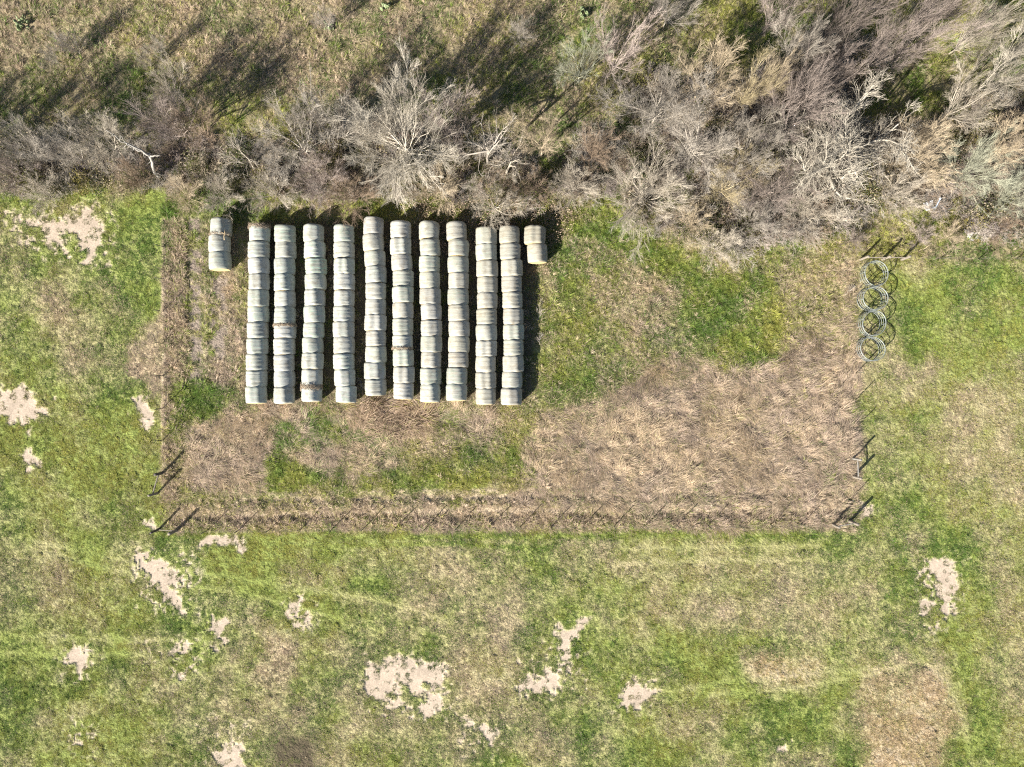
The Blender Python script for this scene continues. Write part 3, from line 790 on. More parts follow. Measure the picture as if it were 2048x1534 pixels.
G_TH = "bare winter trees of the thicket"
G_SH = "leafless shrubs along the thicket edge"
G_SA = "saplings standing alone in the rough meadow"
TREES = [
 (48,300,62,6.2,'spread','grey',"small grey bare tree standing at the western end of the thicket"),
 (128,305,48,5,'broom','grey',"narrow upright grey tree between the western end tree and the pale forked one"),
 (205,290,58,5.6,'spread','pale',"pale forked bare tree just west of the leaning white snag"),
 (328,240,64,6.2,'broom','mauve',"mauve fan-shaped bare tree rising behind the leaning white snag"),
 (400,252,48,5.4,'spread','brown',"brown twiggy tree on the east side of the fan-shaped mauve one"),
 (486,303,52,5,'dead','pale',"crooked pale dead tree with few twigs, due north of the second bale row"),
 (592,282,82,6.6,'spread','grey',"broad grey bare tree two trees west of the great whitish one"),
 (668,248,64,6.4,'broom','grey',"tall grey brush-like tree just west of the great whitish one"),
 (808,282,128,7.4,'great','white',"great whitish bare tree with radiating limbs, north of the fifth and sixth bale rows"),
 (905,242,68,6.8,'broom','mauve',"dense fine-twigged mauve tree on the east flank of the great whitish one"),
 (972,285,60,8.2,'dead','grey',"tall grey dead trunk with broken limbs, beside the long meadow shadow"),
 (1012,325,52,5,'dead','pale',"low twisted pale dead tree at the foot of the tall dead trunk"),
 (1086,282,62,6.2,'spread','tan',"round-crowned tan bare tree north of the short two-bale row"),
 (990,405,62,4.2,'spread','pale',"slender pale tree hanging over the heads of the ninth and tenth bale rows"),
 (1194,292,44,5.2,'broom','brown',"thin brown upright tree between the round tan one and the eastern thicket"),
 (1238,95,72,6.2,'broom','mauve',"mauve fan of twigs in the meadow, north of the gap in the thicket"),
 (1163,132,56,5.2,'spread','green',"lichen-green grey tree beside the mauve fan in the meadow"),
 (1322,215,98,6.6,'spread','grey',"wide grey tree at the north-west corner of the eastern thicket"),
 (1415,162,65,7.2,'spread','tan',"tan-limbed tree reaching toward the yellow-green clearing"),
 (1507,172,36,7,'broom','yellow',"slim yellowish upright tree just south of the yellow-green clearing"),
 (1552,150,38,7,'broom','tan',"slim tan upright tree on the east side of the slim yellowish one"),
 (1395,290,96,6.2,'spread','grey',"dense grey tree over a dark gap in the middle of the eastern thicket"),
 (1588,225,88,7.6,'broom','mauve',"large mauve tree with combed twigs, west of the great bone-white one"),
 (1505,290,82,6.2,'spread','grey',"grey tree filling the space south of the two slim upright trees"),
 (1457,368,66,4.8,'spread','yellow',"yellow-limbed tree above the lone pale shrub in the yard"),
 (1548,378,86,5,'spread','dark',"dark purplish tree next to the yellow-limbed one"),
 (1692,302,145,7.4,'gnarly','white',"great bone-white gnarled tree with thick limbs, north of the ring feeders"),
 (1922,212,52,6.8,'spread','pale',"pale tree with yellowish limbs north-east of the great bone-white one"),
 (2012,142,60,8.2,'spread','white',"white-limbed tree leaning over the edge of the bright eastern meadow"),
 (1968,55,60,7.2,'broom','pale',"pale sweeping tree beside the cactus in the far north-east corner"),
 (1852,58,68,7.6,'broom','mauve',"pale mauve sweeping tree at the north side of the long shadow stripes"),
 (1775,95,52,7,'broom','mauve',"mauve tree on the north-west bank of the shadow-striped clearing"),
 (1685,62,70,7.6,'broom','dark',"dark grey tree deep in the northern thicket, west of the sweeping pale ones"),
 (1600,100,60,7.2,'spread','grey',"grey tree bordering the yellow-green clearing on its east"),
 (1560,20,50,6.4,'spread','mauve',"mauve-grey tree standing directly north of the yellow-green clearing"),
 (1655,165,52,6.6,'spread','mauve',"reddish mauve tree behind the crown of the great bone-white one"),
 (1345,12,50,5.4,'broom','grey',"grey tree cut by the north edge, above the wide corner tree"),
 (1765,-5,55,7,'spread','mauve',"mauve-brown tree at the north edge above the sweeping pale mauve one"),
 (1905,-5,52,7,'broom','mauve',"mauve tree at the north edge above the corner cactus"),
 (2030,285,64,6,'spread','tan',"tan tree at the eastern border south of the white-limbed one"),
]
for t_ in TREES:
    tree("bare_tree", *t_, group=G_TH, var=0 if t_[4] in ('great', 'gnarly') else None)
SHRUBS = [
 (545,380,56,2.6,'shrub','pale',"low pale shrub at the heads of the first and second bale rows"),
 (640,352,62,3.4,'shrub','mauve',"mauve-brown shrub under the broad grey tree, north of the third bale row"),
 (702,388,58,3,'shrub','brown',"brown shrub close behind the heads of the third and fourth bale rows"),
 (878,372,58,3,'shrub','tan',"tan shrub under the east side of the great whitish tree"),
 (1062,380,50,2.8,'shrub','brown',"brown shrub just north of the short two-bale row"),
 (1150,366,52,3,'shrub','pale',"pale fan-shaped shrub north-east of the short two-bale row"),
 (1298,388,98,3.6,'shrub','pale',"big fluffy pale shrub bulging into the green of the yard"),
 (1440,492,48,2.8,'shrub','pale',"lone pale shrub standing out in the bright green yard grass"),
 (1385,446,50,2.6,'shrub','tan',"tan shrub between the big fluffy pale one and the lone pale one"),
 (1512,436,62,3,'shrub','grey',"grey shrub below the dark purplish tree"),
 (1628,420,74,3,'shrub','pale',"pale shrub at the foot of the great bone-white tree"),
 (1848,300,78,4.4,'shrub','tan',"tall tan shrub between the great bone-white tree and the pale yellowish one"),
 (1802,378,62,3,'shrub','pale',"pale shrub just west of the crumpled white sheet"),
 (1962,330,72,4.6,'shrub','green',"grey-green shrub north of the yellow can"),
 (2022,392,60,3.4,'shrub','green',"greenish lichen-covered shrub on the east side of the rubble heap"),
 (440,384,46,2.6,'shrub','pale',"pale shrub beyond the short three-bale row's shadow"),
 (365,388,40,2.4,'shrub','tan',"tan shrub at the north-west corner of the storage yard"),
 (262,350,46,3,'shrub','brown',"brown shrub at the foot of the leaning white snag"),
 (85,385,52,2.5,'shrub','pale',"pale shrub spilling over the lush grass at the western end"),
 (8,330,48,4,'shrub','mauve',"mauve shrub at the outermost western end of the thicket"),
 (1710,478,26,1.6,'shrub','dark',"small dark shrub beside the three-post fence corner"),
 (1905,470,34,1.5,'shrub','tan',"tan bramble in front of the rubble heap"),
 (2010,455,44,1.8,'shrub','brown',"brown bramble at the east border above the wire fence"),
 (1845,470,30,1.2,'shrub','mauve',"low mauve bramble between the fence corner and the bent panel"),
]
for t_ in SHRUBS:
    tree("bare_shrub", *t_, cat="shrub", group=G_SH)
for t_ in [(320,93,24,2.6,'spread','white',"small white sapling in the rough meadow, casting a dark pool of shade"),
           (340,172,42,4,'spread','pale',"largest lone sapling, pale and fan-shaped, north of the mauve fan tree"),
           (132,86,26,3.2,'broom','grey',"grey sapling standing in tan weeds north of the long shadow"),
           (104,116,24,2.6,'spread','grey',"grey sapling half in the long tree shadow"),
           (292,122,18,2,'broom','pale',"tiny pale sapling just south-west of the small white one"),
           (648,42,24,2.6,'spread','grey',"grey sapling near the yellow-green cactus at the north edge"),
           (1040,60,30,2.6,'shrub','grey',"low grey shrubby sapling in the tan meadow west of the lush strip")]:
    tree("sapling", *t_, cat="sapling", group=G_SA)
# the thicket goes on beyond both sides of the picture
for q, (cx, cy, r, h, k, tn) in enumerate([(-70,300,70,6,'spread','grey'), (-160,310,70,6,'broom','mauve'), (2110,240,80,7,'spread','pale'), (2120,380,70,4,'shrub','tan'), (2130,80,80,7,'broom','mauve')]):
    tree("bare_tree", cx, cy, r, h, k, tn, ["grey tree beyond the western end of the thicket", "mauve tree farthest beyond the western end", "pale tree beyond the eastern border of the thicket", "tan shrubby tree beyond the eastern border above the fence", "mauve tree beyond the north-east corner"][q], group=G_TH)

# leaning white snag (dead, broken) with its fork
def limb_mesh(paths, mat=None):
    mb = MB()
    for P, r0, r1 in paths:
        P = np.array(P, float); t = np.linspace(0, 1, len(P))
        mb.tubes(P, r0 + (r1 - r0) * t, 8, True)
    return mb.mesh("limb", mat or M_BARK)
def resample(P, n, r, wob):
    P = np.array(P, float); d = np.r_[0, np.cumsum(np.linalg.norm(np.diff(P, axis=0), axis=1))]
    t = np.linspace(0, d[-1], n); Q = np.stack([np.interp(t, d, P[:, i]) for i in range(3)], 1)
    Q[1:-1] += r.normal(0, wob, (n - 2, 3)); return Q
r_ = np.random.RandomState(77)
bx, by = G(318, 356)
sn = thing("dead_snag", "leaning white dead trunk forking over the western thicket", "dead tree", (bx, by, float(gz(bx, by))))
def rel(px, py, z):
    x, y = G(px, py, z); return (x - bx, y - by, z)
WH = (.24, .23, .215)
obj("trunk", limb_mesh([(resample([(0, 0, -.1), rel(310, 345, 1.2), rel(303, 322, 2.4), rel(298, 308, 3.2)], 9, r_, .03), .13, .09)]), sn, color=WH)
obj("limb", limb_mesh([(resample([rel(300, 312, 3.1), rel(270, 292, 3.9), rel(240, 282, 4.5), rel(228, 268, 5.0), rel(212, 260, 5.3)], 12, r_, .04), .08, .02)]), sn, color=WH)
obj("limb", limb_mesh([(resample([rel(300, 312, 3.1), rel(308, 312, 3.3), rel(320, 310, 3.5)], 5, r_, .03), .07, .03)]), sn, color=WH)
obj("limb", limb_mesh([(resample([rel(285, 302, 3.4), rel(268, 300, 3.6), rel(250, 285, 4.3), rel(243, 272, 4.8)], 8, r_, .05), .07, .02)]), sn, color=WH)
tw = [(resample([rel(*a), rel(*b)], 5, r_, .06), .03, .01) for a, b in [((270,292,3.9),(262,300,3.8)), ((240,282,4.5),(240,268,4.9)), ((255,287,4.2),(248,296,4.1)), ((228,268,5.0),(218,272,5.1)), ((310,345,1.2),(322,350,1.4)), ((285,302,3.4),(290,316,3.2)), ((303,322,2.4),(292,330,2.5))]]
obj("twigs", limb_mesh(tw), sn, color=WH)

# ------------------------------------------------------------------ undergrowth of the thicket (stuff): brushwood, leafy evergreen scrub, dead stalks
def brush_mesh(seed, nl=18, nb=7, nt=5):
    r = np.random.RandomState(seed)
    az = r.uniform(0, 6.28, nl); el = np.radians(r.uniform(20, 80, nl))
    P0 = np.stack([r.normal(0, .12, nl), r.normal(0, .12, nl), np.zeros(nl)], 1)
    D0 = np.stack([np.cos(az) * np.cos(el), np.sin(az) * np.cos(el), np.sin(el)], 1)
    L = r.uniform(.6, 1.15, nl); R0 = np.full(nl, .010)
    mb = MB(); sh = []
    P1 = grow(r, P0, D0, L, 4, .18, .03); mb.tubes(P1, radii(R0, 4, .4), 3)
    pos, d, Lb, Rb = spawn(r, P1, L, R0, nb, .2, .7, .25, .55, .6); Rb = np.maximum(Rb, .0048)
    P2 = grow(r, pos, d, Lb, 3, .18, .03); mb.tubes(P2, radii(Rb, 3, .5), 3)
    pos, d, Lt, Rt = spawn(r, P2, Lb, Rb, nt, .2, .7, .25, .6, .7); Rt = np.maximum(Rt, .0038)
    P3 = grow(r, pos, d, Lt, 2, .18, .02); mb.tubes(P3, radii(Rt, 2, .6), 3)
    me = mb.mesh("brushwood", M_UNDER)
    sh = np.repeat(r.rand(len(me.vertices) // 3 + 1), 3)[:len(me.vertices)]
    a = me.attributes.new("shade", 'FLOAT', 'POINT'); a.data.foreach_set("value", sh.astype(np.float32))
    return me
k_brush = kit("brushwood", [brush_mesh(400 + i) for i in range(5)])
px, py = candidates(2.6, -200, 2268, -200, 520)
fk = samp(thick, px, py); keep = rng.rand(len(px)) < fk * (.55 + .6 * fbm(px / 50, py / 50, 141, 3))
px, py = px[keep], py[keep]; n = len(px)
sz = np.clip(rng.normal(1.0, .35, n), .45, 2.0) * (.8 + .25 * smooth(1200, 1500, px))
cc = np.array([TONE['grey'], TONE['brown'], TONE['mauve'], TONE['tan'], TONE['pale']])[rng.choice(5, n, p=[.26, .26, .2, .16, .12])] * rng.uniform(.75, 1.2, n)[:, None]
scatter("undergrowth", place(px, py), np.stack([rng.normal(0, .15, n), rng.normal(0, .15, n), rng.uniform(0, 6.28, n)], 1), np.stack([sz, sz, sz * rng.uniform(.7, 1.1, n)], 1), rng.randint(0, 5, n),
        {"straw": cc}, k_brush, "tangled leafless brushwood under the trees")

def leafy_mesh(seed, n=420):
    r = np.random.RandomState(seed)
    c = r.normal(0, 1, (9, 3)) * (.34, .34, .2) + (0, 0, .5)
    ctr = c[r.randint(0, 9, n)] + r.normal(0, .17, (n, 3)); ctr[:, 2] = np.maximum(ctr[:, 2], .05)
    u = r.normal(0, 1, (n, 3)); u /= np.linalg.norm(u, axis=1, keepdims=True); v = np.cross(u, r.normal(0, 1, (n, 3))); v /= np.linalg.norm(v, axis=1, keepdims=True)
    l, w = .055, .026
    V = np.stack([ctr - u * l, ctr - v * w, ctr + u * l, ctr + v * w], 1).reshape(-1, 3)
    V[1::4, 2] += .008; V[3::4, 2] += .008
    me = mesh_np("evergreen_scrub", V, np.arange(n * 4).reshape(n, 4), M_GRASS, False)
    for nm in ("blade", "shade"):
        a = me.attributes.new(nm, 'FLOAT', 'POINT'); a.data.foreach_set("value", np.repeat(r.rand(n), 4).astype(np.float32))
    return me
k_leaf = kit("evergreen_scrub", [leafy_mesh(500 + i) for i in range(4)])
px, py = candidates(1.5, -200, 2268, -200, 520)
fk = samp(thick, px, py); keep = rng.rand(len(px)) < fk * smooth(.42, .62, fbm(px / 60, py / 60, 151, 3, .6))
px, py = px[keep], py[keep]; n = len(px)
sz = np.clip(rng.normal(.9, .35, n), .4, 1.8)
gc = np.array([(.075, .090, .025), (.13, .13, .035), (.05, .07, .028), (.17, .15, .05)])[rng.choice(4, n, p=[.4, .25, .2, .15])] * rng.uniform(.7, 1.2, n)[:, None]
scatter("evergreen_undergrowth", place(px, py), np.stack([rng.normal(0, .15, n), rng.normal(0, .15, n), rng.uniform(0, 6.28, n)], 1), np.stack([sz, sz, sz], 1), rng.randint(0, 4, n),
        {"green": gc, "straw": np.tile(np.array(TONE['tan']), (n, 1)), "dryness": np.clip(rng.normal(.2, .15, n), 0, 1)}, k_leaf, "olive evergreen scrub among the bare trees")

def stalk_mesh(seed, n=26):
    """dead stalks with big curled leaves"""
    r = np.random.RandomState(seed); mb = MB(); nv = 0
    for k in range(n):
        a = r.uniform(0, 6.28); d = np.array([math.cos(a), math.sin(a), 0]); b = np.array([*r.normal(0, .25, 2), r.uniform(.02, .35)])
        L = r.uniform(.07, .15); w = r.uniform(.012, .03); t = np.linspace(0, 1, 5); curl = r.uniform(1.0, 2.6)
        ang = curl * t; x = np.cumsum(np.cos(ang)) * L / 5; z = np.cumsum(np.sin(ang)) * L / 5
        s = np.array([-d[1], d[0], .2]); ww = w * np.sin(np.pi * (t * .85 + .1))
        c = b + x[:, None] * d + z[:, None] * np.array([0, 0, 1.0])
        V = np.stack([c - ww[:, None] * s, c + ww[:, None] * s + (0, 0, .01)], 1).reshape(-1, 3)
        mb.add(V, [(2 * i, 2 * i + 1, 2 * i + 3, 2 * i + 2) for i in range(4)])
    for k in range(5):
        a = r.uniform(0, 6.28); el = r.uniform(.2, 1.2); L = r.uniform(.4, .8)
        p0 = np.array([*r.normal(0, .2, 2), 0]); p1 = p0 + L * np.array([math.cos(a) * math.cos(el), math.sin(a) * math.cos(el), math.sin(el)])
        mb.tubes(np.array([[p0, (p0 + p1) / 2 + r.normal(0, .03, 3), p1]]), np.array([[.011, .009, .006]]), 3)
    return mb.mesh("dead_stalks", M_DEADLEAF, False)
k_stalk = kit("dead_stalks", [stalk_mesh(600 + i) for i in range(4)])
stalks = np.zeros_like(PX)
for p in [[(830,405),(1000,395),(1140,410),(1180,440),(1120,470),(1095,500),(1095,450),(830,450)], [(870,440),(895,440),(895,510),(872,510)], [(935,440),(955,440),(955,500),(937,500)], [(1040,450),(1056,450),(1056,540),(1042,540)], [(1080,470),(1120,470),(1095,530),(1082,530)]]:
    stalks = MX(stalks, poly(p, 8, 8, 20))
px, py = candidates(7.0, 780, 1240, 370, 560)
keep = rng.rand(len(px)) < samp(stalks, px, py); px, py = px[keep], py[keep]; n = len(px); sz = np.clip(rng.normal(1.0, .25, n), .5, 1.7)
scatter("dead_weed_stalks", place(px, py), np.stack([np.zeros(n), np.zeros(n), rng.uniform(0, 6.28, n)], 1), np.stack([sz, sz, sz], 1), rng.randint(0, 4, n), {"straw": np.tile(np.array(TONE['brown']), (n, 1))}, k_stalk,
        "dead brown weeds with curled leaves around the heads of the eastern bale rows")

# ------------------------------------------------------------------ round bales
RB, LB = .76, 1.235
def bale_meshes(seed):
    r = np.random.RandomState(seed)
    na, nu = 44, 17
    a = np.linspace(0, 2 * np.pi, na, endpoint=False); u = np.linspace(-1, 1, nu)
    ph = r.uniform(0, 6.28, 6); am = r.normal(0, .015, 6)
    lob = sum(am[k] * np.cos((k + 2) * a + ph[k]) for k in range(6))
    prof = 1 - .035 * np.abs(u) ** 2.5 - .075 * np.clip((np.abs(u) - .84) / .16, 0, 1) ** 2
    ridge = r.normal(0, .010, nu); prof = prof + ridge
    skew = r.normal(0, .02)
    RR = RB * prof[None, :] * (1 + lob[:, None] + .012 * np.sin(a[:, None] * 3 + u[None, :] * 2 + ph[0]))
    X = RR * np.cos(a)[:, None] * 1.0; Z = RR * np.sin(a)[:, None]
    Y = u[None, :] * LB / 2 * .985 * (1 + 0 * X) + skew * np.sin(a)[:, None]
    Z = np.where(Z < -.60 * RB, -.60 * RB + (Z + .60 * RB) * .72, Z)   # sits flat on the ground
    X = X * (1 + .035 * np.clip(-Z / RB, -.3, 1))
    zb = Z.min()
    V = np.stack([X, Y, Z - zb], -1)
    idx = np.arange(na * nu).reshape(na, nu); nx = np.roll(idx, -1, 0)
    q = np.stack([idx[:, :-1], nx[:, :-1], nx[:, 1:], idx[:, 1:]], -1).reshape(-1, 4)
    wrap = mesh_np("net_wrap", V.reshape(-1, 3), q, M_WRAP)
    ends = []
    for e in (0, nu - 1):
        ring = V[:, e]; c = ring.mean(0); sgn = -1 if e == 0 else 1
        vs = [ring]; 
        for f, bulge in ((.72, .018), (.45, .035), (.2, .03)):
            vs.append(c + (ring - c) * f + np.array([0, sgn * bulge, 0]) + r.normal(0, .006, ring.shape) * (0, 1, 0))
        vs = np.concatenate(vs + [c[None] + (0, sgn * .03, 0)])
        i2 = np.arange(4 * na).reshape(4, na); n2 = np.roll(i2, -1, 1)
        q2 = np.stack([i2[:-1], n2[:-1], n2[1:], i2[1:]], -1).reshape(-1, 4); t2 = np.stack([i2[3], n2[3], np.full(na, 4 * na)], -1)
        if e == 0: q2 = q2[:, ::-1]; t2 = t2[:, ::-1]
        ends.append(mesh_np("end_face", vs, [q2, t2], M_HAY))
    return wrap, ends, -zb
BALES = [bale_meshes(900 + i) for i in range(9)]

def collar_mesh(seed, y0, spread=.10, n=420, top_only=False):
    """loose hay hanging out of a torn wrap: strands round the bale"""
    r = np.random.RandomState(seed); a = r.uniform(.1, np.pi - .1, n) if top_only else r.uniform(-.5, np.pi + .5, n)
    rr = RB * r.uniform(.97, 1.07, n); cz = RB * .93
    p = np.stack([rr * np.cos(a), y0 + r.normal(0, spread, n), cz + rr * np.sin(a)], 1)
    d = np.stack([-np.sin(a), r.normal(0, .9, n), np.cos(a)], 1) * np.where(r.rand(n) < .5, 1, -1)[:, None] + r.normal(0, .3, (n, 3)); d /= np.linalg.norm(d, axis=1, keepdims=True)
    L = r.uniform(.10, .26, n)[:, None]
    P = np.stack([p - d * L / 2, p + np.stack([np.cos(a), 0 * a, np.sin(a)], 1) * .02, p + d * L / 2], 1)
    mb = MB(); mb.tubes(P, np.full((n, 3), .008), 3)
    return mb.mesh("loose_hay", M_STRAW, False)

C4 = lambda o, v: (o + v / 3.487)
ROWS = [
 # origin x, bounds y (top to bottom, in the close-up), centres x, name of row, tint
 (300, [125,242,360,480], [477,467,470], "short western row", (0.287,0.298,0.287), .25),
 (300, [172,285,400,512,622,740,850,962,1072,1188,1302,1418], [750,745,745,747,742,740,736,732,728,727,727], "first long row", (0.313,0.324,0.308), .55),
 (300, [170,288,402,515,632,745,865,963,1077,1192,1306,1420], [928,930,925,922,928,926,928,923,921,924,922], "second long row", (0.302,0.313,0.298), .5),
 (300, [168,285,402,513,622,737,853,957,1068,1178,1293,1405], [1128,1136,1145,1143,1136,1134,1130,1123,1125,1120,1115], "third long row", (0.313,0.319,0.302), .6),
 (300, [170,293,403,512,627,737,848,957,1072,1180,1297,1413], [1343,1343,1346,1345,1343,1343,1342,1343,1342,1350,1360], "fourth long row", (0.313,0.319,0.302), .55),
 (700, [118,235,350,460,575,687,800,910,1018,1132,1248,1362], [155,155,165,172,172,170,172,172,174,166,170], "fifth long row", (0.298,0.300,0.282), .3),
 (700, [145,262,375,488,598,713,823,940,1042,1160,1273,1388], [348,347,355,366,364,362,361,362,368,370,368], "sixth long row", (0.293,0.295,0.276), .45),
 (700, [150,268,385,498,612,723,835,947,1060,1170,1287,1410], [545,553,548,550,555,560,562,563,560,557,555], "seventh long row", (0.287,0.287,0.266), .35),
 (700, [155,275,390,502,617,730,842,950,1063,1170,1285,1400], [740,753,750,755,752,755,757,757,753,742,738], "eighth long row", (0.282,0.279,0.253), .4),
 (700, [187,305,418,530,645,757,868,978,1088,1198,1312,1425], [949,950,955,958,954,953,949,949,946,945,945], "ninth long row", (0.276,0.274,0.248), .4),
 (700, [182,300,413,527,640,753,865,972,1085,1197,1312,1428], [1112,1118,1128,1128,1132,1138,1140,1140,1138,1132,1126], "tenth long row", (0.272,0.269,0.246), .25),
 (700, [182,303,430], [1291,1306], "short eastern row", (0.261,0.250,0.214), .1),
]
ORD = ["first", "second", "third", "fourth", "fifth", "sixth", "seventh", "eighth", "ninth", "tenth", "eleventh"]
SPECIAL = {
 (0, 0): "weathered round bale with a stick on top, head of the short western row",
 (0, 2): "round bale showing a bare yellow hay end, southern end of the short western row",
 (1, 0): "round bale with brown hay spilling from its head, thicket end of the first long row",
 (2, 6): "round bale with a ragged collar of brown hay, seventh in the second long row",
 (3, 10): "round bale half buried in spilled hay, southern end of the third long row",
 (6, 7): "round bale with a torn tilted hay end, eighth in the sixth long row",
 (2, 10): "round bale with a dark stained southern rim, southern end of the second long row",
 (3, 2): "strongly green-tinted round bale, third from the thicket in the third long row",
 (8, 2): "round bale with torn dark bands and green netting, third in the eighth long row",
 (9, 0): "beige round bale streaked by twig shadows, thicket end of the ninth long row",
}
brng = random.Random(9)
G_B = "round hay bales stored in rows"
def bale(ri, k, cx, y0, y1, nm, tint, green, last, total):
    xm, ym = G(cx, (y0 + y1) / 2, 1.15)
    ln = (y1 - y0) / S * (H - 1.25) / H
    wrap, ends, zc = BALES[brng.randrange(len(BALES))]
    if (ri, k) in SPECIAL: lb = SPECIAL[(ri, k)]
    elif k == 0: lb = "white-wrapped round bale at the thicket end of the %s" % nm
    elif k == total - 1: lb = "white-wrapped round bale at the southern end of the %s" % nm
    elif total == 3: lb = "middle white-wrapped round bale of the %s" % nm
    else: lb = "white-wrapped round bale, %s from the thicket end in the %s" % (ORD[k], nm)
    t = thing("hay_bale", lb, "hay bale", (xm, ym, -.015), brng.gauss(0, .018) + (math.pi if brng.random() < .5 else 0), G_B)
    t.scale = (brng.uniform(.965, 1.02), ln / LB * 1.025, brng.uniform(.96, 1.02))
    v = brng.uniform(.80, 1.0); g = min(1.0, max(0.0, green * .6 + brng.uniform(-.35, .3)))
    if (ri, k) == (3, 2): g = 1.0
    o = obj("net_wrap", wrap, t); o.color = (tint[0] * v, tint[1] * v, tint[2] * v * brng.uniform(.94, 1.02), g)
    for e in ends: obj("end_face", e, t)
    return t
for ri, (ox, bnd, cen, nm, tint, green) in enumerate(ROWS):
    for k in range(len(cen)):
        t = bale(ri, k, C4(ox, cen[k]), C4(400, bnd[k]), C4(400, bnd[k + 1]), nm, tint, green, k == len(cen) - 1, len(cen))
        if (ri, k) in ((1, 0), (2, 6), (3, 10), (6, 7), (0, 0)):
            t.rotation_euler[2] = 0.0
            y0 = {(1, 0): .50, (2, 6): .52, (3, 10): .48, (6, 7): -.52, (0, 0): -.52}[(ri, k)]
            obj("loose_hay", collar_mesh(30 + ri, y0, {(1, 0): .09, (2, 6): .07, (3, 10): .12, (6, 7): .05, (0, 0): .05}[(ri, k)], {(0, 0): 160, (6, 7): 260}.get((ri, k), 460), (ri, k) in ((0, 0), (6, 7))), t)

# ------------------------------------------------------------------ hay ring feeders
def feeder_parts(seed):
    r = np.random.RandomState(seed); R = .87; parts = []
    w = (.045, r.uniform(0, 6.28))
    for z, rad in ((.03, .021), (.32, .017), (.62, .017), (.95, .025)):
        mb = MB(); P = closed_ring((0, 0, z), R, 44, w); mb.tubes(P, np.full(len(P), rad), 6); parts.append(("hoop", mb.mesh("hoop", M_GALV)))
    mb = MB(); P = closed_ring((0, 0, .885), R, 44, w); mb.tubes(P, np.full(len(P), .013), 6); parts.append(("hoop", mb.mesh("hoop", M_GALV)))
    for k in range(11):
        a = k * 2 * np.pi / 11 + .2; x, y = R * (1 + w[0] * math.cos(2 * a + w[1])) * np.array([math.cos(a), math.sin(a)])
        mb = MB(); mb.tubes(np.array([[(x, y, .03), (x, y, .5), (x, y, .95)]]), np.full((1, 3), .017), 6, True); parts.append(("upright", mb.mesh("upright", M_GALV)))
    return parts
FP = [feeder_parts(1), feeder_parts(2)]
for k, (fx, fy, lb) in enumerate([(1741,550,"round tube hay ring feeder standing against the three-post fence corner"), (1738,599,"round tube hay ring feeder standing over the patch of dry straw"),
                                  (1736,648,"round tube hay ring feeder third from the fence corner, in green grass between two others"), (1733,699,"round tube hay ring feeder at the southern end of the line")]):
    x, y = G(fx, fy); t = thing("hay_feeder", lb, "hay feeder", (x, y, float(gz(x, y))), k * 1.3, "hay ring feeders along the east fence")
    t.rotation_euler[0] = (.0, .02, -.015, .01)[k]
    for nm, me in FP[k % 2]: obj(nm, me, t)

# ------------------------------------------------------------------ fences
frng = random.Random(4)
post_me = {}
def post_mesh(h, r, mat):
    key = (round(h, 2), round(r, 3), mat.name)
    if key not in post_me:
        mb = MB(); zs = np.array([-.15, 0, h * .35, h * .7, h - .02, h]); P = np.stack([np.sin(zs * 2) * .008, np.cos(zs * 3) * .008 - .008, zs], 1)
        mb.tubes(P, r * np.array([1.05, 1.03, 1.0, .97, .96, .86]), 10, True); post_me[key] = mb.mesh("post", mat)
    return post_me[key]
def brace(label, posts, rails, group="fence corner braces"):
    """posts: (px,py,height,radius,mat); rails: (i,j,zi,zj,radius,mat)"""
    x0, y0 = G(*posts[0][:2]); t = thing("fence_brace", label, "fence brace", (x0, y0, float(gz(x0, y0))), 0, group)
    loc = []
    for px_, py_, h, r, m in posts:
        x, y = G(px_, py_); o = obj("post", post_mesh(h, r, m), t); o.location = (x - x0, y - y0, 0); o.rotation_euler = (frng.gauss(0, .015), frng.gauss(0, .015), frng.uniform(0, 6)); loc.append(np.array((x - x0, y - y0)))
    for i, j, zi, zj, r, m in rails:
        a = np.array([*loc[i], zi]); b = np.array([*loc[j], zj]); mb = MB()
        tt = np.linspace(-.04, 1.04, 6)[:, None]; P = a + (b - a) * tt + np.c_[np.zeros(6), np.zeros(6), .012 * np.sin(np.linspace(0, 3, 6))]
        mb.tubes(P, np.full(6, r), 8, True); obj("rail", mb.mesh("rail", m), t)
    return t
brace("three-post wooden fence corner with a pale rail, north of the ring feeders", [(1721,519,1.22,.095,M_POST), (1764,519,1.18,.095,M_POST), (1803,519,1.26,.10,M_POST)], [(0,1,.84,.86,.04,M_POST), (1,2,.86,.84,.04,M_POST)])
brace("two-post gateway brace with a white rail on the east fence", [(1705,917,1.32,.085,M_RAIL), (1706,953,1.24,.105,M_POST)], [(0,1,.82,.85,.045,M_RAIL)])
brace("two-post corner brace beside the bare soil at the south-east corner", [(1664,1048,1.26,.10,M_POST), (1698,1042,1.30,.11,M_POST)], [(0,1,.80,.82,.035,M_RAIL)])
brace("dark two-post gateway brace on the west fence", [(328,945,1.28,.11,M_DARKPOST), (316,986,1.30,.095,M_POST)], [(0,1,.72,.74,.05,M_POST)])
brace("two-post corner brace at the south-west corner of the yard", [(319,1058,1.30,.09,M_DARKPOST), (355,1060,1.34,.12,M_POST)], [(0,1,.25,.30,.035,M_POST)])

